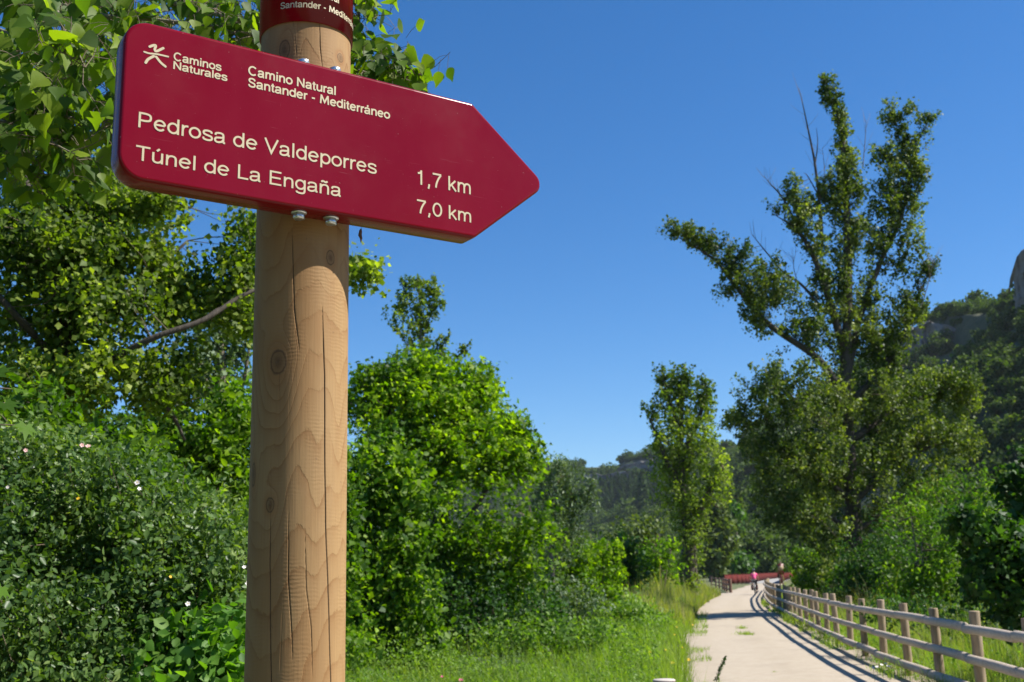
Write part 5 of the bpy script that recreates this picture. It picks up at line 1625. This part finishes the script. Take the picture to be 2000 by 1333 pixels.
# big poplar on the right
PY = 42.0
make_tree('poplar_tree', 'tall forked poplar with bare dead twigs towering on the right', 'tree', PY,
  [([(1668, 1200, 0), (1668, 1100, 0), (1666, 1000, 0), (1657, 880, 0), (1650, 770, 0), (1655, 640, 0), (1656, 500, 0), (1650, 350, 0), (1640, 250, 0), (1622, 195, 0), (1610, 158, 0)], .36, .012),
   ([(1652, 745, 0), (1680, 620, .3), (1720, 510, .5), (1760, 420, .5), (1782, 300, .6), (1812, 235, .6)], .15, .012),
   ([(1650, 690, 0), (1612, 560, -.3), (1577, 480, -.4), (1546, 442, -.4), (1512, 420, -.4)], .16, .010),
   ([(1645, 780, 0), (1602, 705, -.5), (1500, 632, -.9), (1440, 562, -1.1), (1400, 512, -1.2), (1350, 478, -1.2), (1308, 456, -1.2)], .16, .012),
   ([(1610, 610, -.3), (1570, 560, -.4), (1525, 528, -.5), (1495, 492, -.5), (1468, 458, -.5)], .07, .006),
   ([(1605, 470, -.2), (1600, 390, -.2), (1588, 300, -.2), (1572, 225, -.2), (1560, 172, -.2)], .08, .006),
   ([(1592, 320, -.2), (1597, 280, -.2), (1594, 250, -.2)], .03, .006), ([(1600, 385, -.2), (1578, 345, -.2), (1570, 338, -.2)], .03, .006), ([(1575, 475, -.3), (1530, 390, -.3), (1505, 360, -.3), (1492, 345, -.3)], .05, .005),
   ([(1668, 780, 0), (1735, 705, .4), (1778, 622, .5), (1795, 570, .5), (1822, 520, .5)], .14, .006),
   ([(1664, 860, 0), (1760, 790, .8), (1850, 760, 1.0), (1905, 755, 1.0)], .15, .02),
   ([(1655, 860, 0), (1560, 790, -.8), (1500, 750, -1.0), (1440, 800, -1.0)], .14, .02),
   ([(1668, 980, 0), (1740, 905, .5), (1800, 880, .8), (1880, 850, .8)], .16, .02),
   ([(1664, 980, 0), (1590, 920, -.6), (1520, 890, -.9)], .14, .02),
   ([(1782, 340, .6), (1760, 290, .6), (1742, 222, .6)], .04, .01), ([(1668, 1040, 0), (1600, 1000, -.6), (1540, 990, -.9)], .10, .02), ([(1668, 1040, 0), (1750, 990, .8), (1820, 970, 1.0)], .10, .02)],
  [(1612, 175, 12, 22, 0, .3, 12), (1640, 205, 11, 32, 0, .3, 15), (1620, 195, 14, 14, 0, .3, 8), (1650, 260, 11, 36, 0, .3, 16), (1660, 310, 16, 30, 0, .4, 24), (1645, 335, 12, 30, 0, .4, 14), (1665, 370, 24, 34, 0, .5, 38), (1640, 400, 20, 34, 0, .5, 28), (1670, 440, 22, 40, 0, .6, 39), (1645, 480, 26, 40, 0, .7, 42),
   (1780, 212, 10, 16, .6, .25, 9), (1742, 230, 18, 14, .6, .3, 11), (1808, 235, 13, 14, .6, .25, 9), (1762, 262, 12, 24, .6, .3, 14), (1728, 300, 26, 22, .5, .4, 24), (1765, 300, 16, 30, .5, .4, 17), (1785, 335, 18, 34, .5, .4, 25), (1800, 330, 13, 30, .5, .4, 14), (1740, 345, 30, 34, .5, .6, 38), (1730, 400, 30, 40, .5, .6, 39), (1780, 400, 22, 40, .5, .5, 28), (1710, 460, 26, 40, .4, .6, 32), (1780, 470, 22, 34, .5, .5, 24), (1755, 520, 26, 30, .5, .5, 22), (1800, 520, 12, 22, .5, .3, 8),
   (1545, 365, 13, 26, -.3, .4, 15), (1555, 405, 20, 28, -.4, .5, 25), (1580, 400, 24, 24, -.3, .5, 21), (1565, 440, 20, 24, -.4, .5, 17), (1600, 470, 26, 40, -.3, .6, 39), (1620, 380, 20, 50, -.2, .6, 35), (1625, 540, 26, 40, -.2, .6, 35), (1605, 530, 16, 30, -.3, .5, 16),
   (1352, 452, 22, 16, -1.2, .4, 15), (1316, 458, 10, 6, -1.2, .2, 3), (1390, 478, 20, 20, -1.2, .5, 16), (1370, 470, 20, 14, -1.2, .4, 12), (1440, 500, 26, 26, -1.1, .6, 32), (1430, 540, 20, 26, -1.1, .6, 21), (1412, 572, 20, 10, -1.1, .3, 8), (1490, 540, 40, 36, -1., .8, 57), (1520, 580, 40, 36, -.9, .8, 53), (1470, 600, 30, 26, -1., .7, 28), (1545, 620, 34, 34, -.8, .8, 42), (1500, 635, 34, 16, -.9, .6, 21), (1520, 510, 14, 18, -.8, .4, 9), (1590, 640, 26, 34, -.6, .7, 35), (1600, 590, 20, 20, -.4, .5, 14),
   (1640, 600, 26, 44, 0, .6, 28), (1700, 590, 24, 36, .3, .6, 28), (1755, 600, 44, 36, .5, .8, 49), (1785, 605, 24, 34, .5, .6, 24), (1740, 650, 44, 36, .4, .8, 46), (1690, 660, 30, 44, .2, .7, 42), (1720, 700, 44, 40, .4, .9, 42), (1630, 680, 24, 30, -.3, .6, 17),
   (1505, 745, 22, 26, -1.6, 1.68, 39), (1575, 735, 26, 30, -1.28, 1.68, 45), (1490, 790, 36, 34, -1.6, 2.1, 66), (1440, 810, 22, 20, -1.6, 1.47, 25), (1420, 825, 10, 12, -1.6, 0.84, 6), (1550, 800, 44, 40, -1.12, 2.31, 90), (1520, 850, 50, 40, -1.28, 2.31, 90), (1590, 860, 50, 44, -0.64, 2.31, 96), (1470, 860, 26, 26, -1.44, 1.68, 35), (1620, 790, 34, 44, -0.32, 1.89, 66),
   (1700, 780, 44, 44, 0.48, 2.1, 80), (1760, 770, 44, 36, 1.12, 2.1, 80), (1820, 745, 36, 26, 1.44, 1.89, 56), (1865, 750, 30, 26, 1.6, 1.68, 47), (1895, 775, 20, 20, 1.6, 1.26, 25), (1850, 790, 44, 30, 1.6, 1.89, 61), (1780, 830, 50, 40, 1.12, 2.31, 90), (1720, 860, 50, 44, 0.64, 2.31, 90), (1840, 860, 50, 34, 1.28, 2.1, 70), (1885, 870, 22, 20, 1.28, 1.26, 23), (1790, 910, 50, 34, 0.96, 2.1, 70), (1680, 920, 50, 44, 0.0, 2.31, 80),
   (1550, 920, 50, 44, -1.12, 2.31, 90), (1500, 920, 26, 34, -1.44, 1.68, 35), (1610, 940, 50, 50, -0.64, 2.31, 90), (1530, 990, 44, 40, -1.28, 2.1, 66), (1600, 1020, 50, 44, -0.8, 2.31, 80), (1700, 1000, 50, 44, 0.48, 2.31, 76), (1780, 980, 50, 40, 1.28, 2.1, 61), (1660, 1080, 50, 44, 0.0, 2.1, 61), (1580, 1085, 40, 40, -0.64, 1.89, 45)],
  .088, 'lf_poplar_far', 'bark_dark', 301, csig=.125, per=36, twig_r=.011, aspect=.9, up=.45, zstretch=1.5, dens=.95, twig_frac=.35, spray=1.0, shoots=(7.5, 1.5, 46, (0, 1, 2, 3, 9, 10, 11, 12, 13, 14, 15, 16), 5.0))
# leafless twigs on the dead tops are parts of their branches: fine side shoots
tw_root = [o for o in bpy.data.objects if o.get('label', '').startswith('tall forked')][0]
mb = MB(); rng = np.random.default_rng(4)
for pl in ([(1600, 390), (1588, 300), (1572, 225), (1560, 172)], [(1577, 480), (1530, 390), (1505, 360), (1492, 345)], [(1525, 528), (1495, 492), (1468, 458)], [(1685, 330), (1690, 270), (1692, 235)], [(1800, 600), (1815, 545), (1823, 505)], [(1610, 400), (1610, 330), (1606, 290)], [(1560, 560), (1550, 520), (1555, 490)]):
    p = catmull(np.array([at(x, y, PY - .2) for x, y in pl]), 6)
    mb.tube(p, np.linspace(.02, .006, len(p)), 4)
    for q in range(2, len(p)):
        if rng.random() < .65:
            d = norm(np.array([rng.normal() * .8, rng.normal() * .5, 1.0]))
            mb.tube([p[q], p[q] + d * .25, p[q] + d * (.4 + .4 * rng.random()) + [0, 0, .1]], [.009, .007, .004], 3)
mb.build('dead_twigs', M['bark'], tw_root, False, np.array(tw_root.location))

# bushes and trees behind the right-hand fence
RB = 'shrubs behind the timber fence'
bush('elder_bush', 'leafy bush behind the fence at the foot of the tall poplar, by the panel', 'bush', 47.0,
  [(1590, 1120, 36, 30, 0, 1.2, 70), (1585, 1090, 30, 30, 0, 1.0, 46), (1600, 1140, 40, 26, 0, 1.2, 60), (1640, 1110, 40, 44, .5, 1.2, 70), (1572, 1145, 20, 20, 0, .9, 30)],
  .13, 'lf_hazel', 311, RB, csig=.22, per=18)
bush('dark_bush', 'dark-leaved bush right of the poplar trunk behind the fence', 'bush', 38.0,
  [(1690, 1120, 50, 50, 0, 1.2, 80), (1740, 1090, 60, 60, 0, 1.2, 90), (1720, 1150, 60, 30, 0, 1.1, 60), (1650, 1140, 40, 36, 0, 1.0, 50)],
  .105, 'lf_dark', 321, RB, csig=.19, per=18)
bush('elder_bush', 'olive-green bush with glinting leaves in the centre behind the fence', 'bush', 29.0,
  [(1800, 1060, 60, 60, 0, 1.0, 90), (1770, 1120, 60, 46, 0, .9, 80), (1830, 1120, 50, 46, 0, .9, 70), (1860, 1070, 44, 50, .2, .9, 60), (1790, 1160, 60, 30, -.1, .8, 50), (1780, 1010, 44, 34, .3, .8, 40), (1850, 1160, 50, 30, 0, .8, 44)],
  .078, 'lf_hazel', 331, RB, csig=.14, per=19)
bush('bramble_bush', 'low dark bramble bank in the grass behind the near part of the fence', 'bush', 21.0,
  [(1790, 1195, 70, 24, 0, .8, 50), (1870, 1200, 70, 28, 0, .8, 50), (1950, 1205, 60, 34, -.3, .8, 46), (1720, 1185, 44, 18, .3, .7, 28), (1920, 1240, 70, 22, -1.0, .6, 30)],
  .06, 'lf_dark', 337, RB, csig=.12, per=17, stems=10)
bush('ash_sapling', 'airy ash sapling crown right of the tall poplar above the bushes', 'tree', 33.0,
  [(1850, 1000, 50, 40, 0, 1.0, 60), (1900, 960, 50, 40, 0, 1.0, 60), (1950, 990, 50, 50, 0, 1., 60), (1900, 1030, 60, 40, 0, 1., 60), (1820, 960, 40, 30, 0, .8, 36)],
  .10, 'lf_hazel', 341, RB, csig=.19, per=12, aspect=.5)
make_tree('maple_tree', 'maple with large leaves coloured dark for shade at the right edge behind the fence', 'tree', 14.5,
  [([(2090, 1360, 0), (2085, 1200, 0), (2070, 1080, 0), (2060, 950, 0)], .10, .03), ([(2080, 1160, 0), (2000, 1080, -.2), (1920, 1030, -.3), (1860, 1000, -.3)], .035, .008), ([(2070, 1080, 0), (2010, 1000, 0), (1970, 940, 0)], .03, .008), ([(2085, 1200, 0), (2000, 1150, -.2), (1930, 1130, -.3)], .03, .008)],
  [(1990, 950, 34, 40, 0, .3, 26), (2000, 1020, 50, 44, 0, .4, 46), (1930, 1050, 60, 34, -.3, .4, 46), (1880, 1010, 36, 24, -.3, .3, 20), (1960, 1100, 70, 40, -.2, .5, 60), (2010, 1130, 60, 60, 0, .5, 60), (1940, 1150, 60, 34, -.2, .4, 40), (1980, 1190, 50, 30, 0, .4, 34), (2080, 1000, 80, 110, .2, .7, 110), (2080, 1150, 80, 90, .2, .7, 90), (2050, 890, 40, 40, 0, .4, 20)],
  .085, 'lf_dark', 'bark_dark', 351, csig=.11, per=17, twig_r=.006, shape=LEAF_LOBED, aspect=.85, up=.9)  # backlit shade is put into the dark leaf colour

# unseen plants round the viewpoint; the hazels are added to dim post and board
def off_view(name, label, cat, c, rad, n, leaf, mat, seed, csig, per, h):
    rng = np.random.default_rng(seed)
    base = np.array([c[0], c[1], 0.0])
    root = thing(name, label, cat, tuple(base), 'vegetation beside the viewpoint')
    st = catmull(np.array([[0, 0, -.1], [.05, .03, h * .3], [-.04, 0, h * .7], [0, .05, h * .9]]), 5)
    MB().tube(st, [max(.03, h * .02), .02], 8).build('trunk', M['bark_dark'], root, True)
    cc, d = lobe_clusters(rng, np.array([0, 0, h * .55]), (rad, rad, h * .5), n)
    cc = np.maximum(cc, [-99, -99, .1])
    P = (cc[:, None] + rng.normal(size=(n, per, 3)) * csig).reshape(-1, 3)
    V, T, kk = leaves(rng, P, leaf, .8)
    link('crown', mesh_fast('crown', V, T, {'rnd': np.repeat(np.clip(.45 + .2 * rng.normal(size=len(P)), 0, 1), kk)}), M[mat], root)
off_view('hazel_bush', 'tall unseen hazel bush added left of the viewpoint to block sky light on the post', 'bush', (-2.9, .3), 1.3, 260, .09, 'lf_dark', 901, .16, 14, 3.6)
off_view('hazel_bush', 'tall unseen hazel bush added outside the left edge to darken the reflection in the board end', 'bush', (-4.6, 3.4), 1.4, 260, .09, 'lf_dark', 903, .18, 14, 5.0)
off_view('hazel_bush', 'unseen hazel bush added behind the viewpoint on the left to block sky light on the post', 'bush', (-3.4, -2.6), 1.5, 260, .09, 'lf_dark', 902, .18, 14, 3.8)
for q, (x, y, r_, h) in enumerate([(11, -13, 3.2, 8.5), (17, -17, 3.5, 10.0), (7, -19, 3.5, 8.0), (23, -10, 3.4, 9.0)]):
    off_view('broadleaf_tree', 'broadleaf tree behind the viewpoint, %s counted from the right' % ['third', 'second', 'fourth', 'first'][q], 'tree', (x, y), r_, 330, .32, 'lf_dark', 910 + q, .45, 12, h)

# ------------------------------------------------------------------ grasses and herbs (ground cover, nobody could count it)
def blades(rng, P, h, w, lean=0.35):
    n = len(P)
    a = rng.random(n) * 2 * np.pi
    d = np.column_stack([np.cos(a), np.sin(a), 0 * a])
    s = np.column_stack([-np.sin(a + 1.2 * rng.normal(size=n)), np.cos(a), 0 * a])
    h = np.broadcast_to(h, (n,)) * np.exp(rng.normal(size=n) * 0.25)
    ln = lean * rng.random(n) * h
    up = np.array([0, 0, 1.0])
    w = np.broadcast_to(w, (n,))[:, None]
    b0, b1 = P - s * w / 2, P + s * w / 2
    mid = P + up * (h * .6)[:, None] + d * (ln * .35)[:, None]
    tip = P + up * h[:, None] * (1 - 0.25 * (ln / h)[:, None]) + d * ln[:, None]
    V = np.stack([b0, b1, mid + s * w * .4, mid - s * w * .4, tip], 1).reshape(-1, 3)
    i = np.arange(n)[:, None] * 5
    return V, i + np.array([[0, 1, 2, 3]]), i + np.array([[3, 2, 4]])

def grass_patch(name, label, region, h, w, mat, seed, lean=0.4, rndbase=0.45):
    """region: (n,2) ground points"""
    rng = np.random.default_rng(seed)
    n = len(region)
    P = np.column_stack([region, np.zeros(n)])
    cl = fbm(P * 0.9, 3, seed)
    hh = h * (0.75 + 1.2 * np.clip(cl + 0.2, 0, 0.8))
    V, Q, T = blades(rng, P, hh, w, lean)
    tone = np.clip(rndbase + 0.9 * fbm(P * 0.7, 3, seed + 1) + rng.normal(size=n) * .18, 0, 1)
    return tag(link(name, mesh_fast(name, V, [Q, T], {'rnd': np.repeat(tone, 5)}), M[mat]), label, 'grass', kind='stuff')

def sample(rng, n, Y0, Y1, x0, x1, power=1.0):
    """points between x0(Y) and x1(Y), denser near the camera"""
    u = rng.random(n)
    Y = Y0 * (Y1 / Y0) ** (u ** power)
    a, b = x0(Y), x1(Y)
    return np.column_stack([a + (b - a) * rng.random(n), Y])
rng = np.random.default_rng(401)
edge = lambda Y: path_left(Y) + 0.10 + 0.25 * fbm(np.stack([Y * 1.3, 0 * Y, 0 * Y], -1), 3, 77)
left_lim = lambda Y: np.minimum(-0.20 * Y, path_left(Y) - 3)
def scaled_w(R, k): return k * np.clip(R[:, 1] / 16, 0.8, 6)
R = sample(rng, 34000, 12, 82, left_lim, edge)
grass_patch('meadow_grass', 'fresh green meadow grass left of the path', R, 0.44, scaled_w(R, .007), 'grass', 411, .7)
e2 = lambda Y: path_left(Y) + 0.12
e3 = lambda Y: path_left(Y) - 3.2
R = sample(rng, 20000, 34, 82, e3, e2)
hb = np.interp(R[:, 0] - path_left(R[:, 1]), [-3, -1.2, 0.1], [0.95, 0.95, 0.3])
grass_patch('tall_grass', 'tall seeding grass on the bank along the left edge of the path', R, hb, scaled_w(R, .009), 'grass_dry', 421, .5, .4)
R = sample(rng, 9000, 15, 45, lambda Y: path_left(Y) - 1.0, lambda Y: path_left(Y) + 0.55)
R = R[fbm(np.column_stack([R * 0.9, np.zeros(len(R))]), 3, 19) > 0.04 + 0.10 * np.clip(R[:, 0] - path_left(R[:, 1]), 0, 1)]
grass_patch('verge_grass', 'dry stalky grass fraying over the left edge of the gravel', R, 0.13, scaled_w(R, .006), 'grass', 431, .9, .5)
far_l = lambda Y: -0.52 * Y
R = sample(rng, 9000, 12, 60, far_l, lambda Y: -0.20 * Y)
grass_patch('thicket_grass', 'grass among the bushes behind the signpost', R, 0.5, scaled_w(R, .012), 'grass', 413, .7)
# right of the fence
fr = lambda Y: fence_x(Y) + 0.10
R = sample(rng, 46000, 9, 70, fr, lambda Y: fence_x(Y) + 7.5)
grass_patch('fence_grass', 'long olive grass behind the timber fence, toned down for tree shade', R, np.interp(R[:, 0] - fence_x(R[:, 1]), [0, .8, 3], [.30, .55, .70]), scaled_w(R, .0055), 'grass', 441, 1.1, .3)  # olive tone, also lowered to put in shade from the trees
R = sample(rng, 16000, 9, 60, lambda Y: fence_x(Y) + .3, lambda Y: fence_x(Y) + 6)
grass_patch('seed_grass', 'pale seed heads of tall grass behind the timber fence', R, .72, scaled_w(R, .004), 'grass_dry', 451, .8, .45)
R = sample(rng, 5000, 10, 60, lambda Y: fence_x(Y) - 0.45, lambda Y: fence_x(Y) + 0.2)
kk_ = fbm(np.column_stack([R * 0.55, np.zeros(len(R))]), 3, 9) > 0.02
grass_patch('fence_weeds', 'weeds and grass tufts at the foot of the timber fence', R[kk_], .26, scaled_w(R[kk_], .007), 'grass', 461, .8, .5)

def herbs(name, label, R, h, leaf, mat, seed, up=0.9):
    rng = np.random.default_rng(seed)
    n = len(R)
    hh = h * np.clip(0.6 + 2.4 * fbm(np.column_stack([R * 0.6, np.zeros(n)]), 3, seed), 0.15, 1.5)
    P = np.column_stack([R, 0.03 + hh * rng.random(n) ** 0.7])
    sz = leaf * np.clip(R[:, 1] / 18, 0.8, 4)
    V, T, kk = leaves(rng, P, sz, .6, .4, up)
    tone = np.clip(.45 + 1.0 * fbm(P * .8, 3, seed + 3) + rng.normal(size=n) * .18, 0, 1)
    return tag(link(name, mesh_fast(name, V, T, {'rnd': np.repeat(tone, kk)}), M[mat]), label, 'herbs', kind='stuff')
R = sample(rng, 120000, 13, 60, left_lim, lambda Y: path_left(Y) - 0.35)
herbs('meadow_herbs', 'leafy low herbs and nettles in the meadow left of the path', R, .62, .046, 'lf_bramble', 471)
R = sample(rng, 14000, 12, 60, far_l, lambda Y: -0.20 * Y)
herbs('thicket_herbs', 'leafy herbs among the bushes behind the signpost', R, .6, .07, 'lf_bramble', 473)
R = sample(rng, 9000, 9, 45, lambda Y: fence_x(Y) + .1, lambda Y: fence_x(Y) + 5)
herbs('fence_herbs', 'leafy herbs among the grass behind the timber fence', R, .34, .05, 'lf_vine', 481)
R = sample(rng, 1500, 10, 30, lambda Y: fence_x(Y) - .4, lambda Y: fence_x(Y) + .2)
R = R[fbm(np.column_stack([R * 0.55, np.zeros(len(R))]), 3, 9) > 0.03]
herbs('fence_foot_herbs', 'small leafy weeds at the foot of the fence posts', R, .30, .04, 'lf_vine', 491)

# tufts growing through the gravel
def tuft(px, py, wpx, h, n, label, mat='grass', name='grass_tuft'):
    c = ground(px, py)
    rng = np.random.default_rng(int(px + py))
    r_ = wpx * c[1] / FPX / 2
    R = rng.normal(size=(n, 2)) * np.array([r_ * .5, r_ * .9])
    V, Q, T = blades(rng, np.column_stack([R, np.full(n, 0.02)]), h, .007 * c[1] / 16, 1.0)
    return tag(link(name, mesh_fast(name, V, [Q, T], {'rnd': np.repeat(rng.random(n), 5)}), M[mat], None, (c[0], c[1], 0.0)), label, 'grass tuft', 'weeds growing in the gravel path')
tuft(1449, 1231, 16, .10, 60, 'smaller far grass tuft in the middle of the gravel path')
tuft(1456, 1243, 34, .09, 170, 'wider flat grass tuft in the middle of the gravel path')
tuft(1513, 1318, 18, .03, 50, 'tiny weed patch on the gravel near the fence shadows')
tuft(1513, 1181, 14, .16, 60, 'grass tuft at the foot of the fence where it bends')
# knotty weed stalk standing at the near end of the path
wk = ground(1398, 1345)
wd = thing('weed_stalk', 'dark knotted weed stalk leaning over the gravel at the bottom edge', 'weed', (wk[0], wk[1], 0))
p = catmull(np.array([(0, 0, 0), (.03, 0, .14), (.09, 0, .28), (.17, .02, .42)]), 8)
MB().tube(p, np.linspace(.006, .003, len(p)), 6).build('stem', M['lf_dark'], wd, True)
rng = np.random.default_rng(9)
q_ = rng.integers(len(p) // 4, len(p), 240)
PP = p[q_] + rng.normal(size=(240, 3)) * np.array([.012, .012, .016]) * (1.3 - q_ / len(p))[:, None] * 1.6
V, T, kk = leaves(rng, PP, .028, .7, .3, .3)
link('leaf_whorls', mesh_fast('leaf_whorls', V, T, {'rnd': np.repeat(rng.random(240), kk)}), M['lf_dark'], wd)

# meadow flowers one can pick out
fl = [(1313, 1295, 'flower_yellow', .05, 'yellow meadow flower above the lone wooden post'), (1345, 1289, 'flower_yellow', .05, 'yellow meadow flower at the gravel edge near the weed stalk'), (1300, 1270, 'flower_yellow', .035, 'small yellow flower left of the path, upper of the near ones'),
      (1270, 1274, 'flower_yellow', .03, 'small yellow flower farthest left in the verge'), (1332, 1265, 'flower_yellow', .03, 'small yellow flower on the very edge of the gravel'), (1317, 1240, 'flower_yellow', .035, 'yellow flower midway along the verge'), (1322, 1225, 'flower_yellow', .035, 'yellow flower at the far end of the verge, left one'), (1353, 1221, 'flower_yellow', .035, 'yellow flower at the far end of the verge, right one'),
      (900, 1329, 'flower_magenta', .05, 'magenta flower at the bottom edge right of the post'), (863, 1322, 'flower_magenta', .03, 'small magenta flower left of the bigger magenta one')]
for x, y, mt, r_, lb in fl:
    g_ = ground(x, y, .34)
    flower(g_, r_ * .62, mt, lb, (.1, -.5, .8), 7, .34, 'meadow_flower')
wf = [(1705, 1305), (1712, 1303), (1722, 1299), (1730, 1297), (1735, 1302)]
for q, (x, y) in enumerate(wf):
    g_ = ground(x, y, .22)
    flower(g_, .026, 'flower_white', 'white umbel floret at the foot of the fence, %s from the left' % ['first', 'second', 'third', 'fourth', 'fifth'][q], (.1, -.4, .9), 6, .2, 'meadow_flower')

# ------------------------------------------------------------------ summer haze in the valley
hz = MB().box((0, 900, 120), (4400, 2500, 246)).build('haze', None)
k = bpy.data.materials.new('haze'); k.use_nodes = True
k.node_tree.nodes.remove(k.node_tree.nodes['Principled BSDF'])
pv = k.node_tree.nodes.new('ShaderNodeVolumePrincipled')
pv.inputs['Color'].default_value = (0.75, 0.85, 1.0, 1)
pv.inputs['Density'].default_value = 0.00005
pv.inputs['Anisotropy'].default_value = 0.2
k.node_tree.links.new(pv.outputs[0], k.node_tree.nodes['Material Output'].inputs['Volume'])
hz.data.materials.append(k)
tag(hz, 'thin bluish summer haze filling the valley', 'haze', kind='stuff')
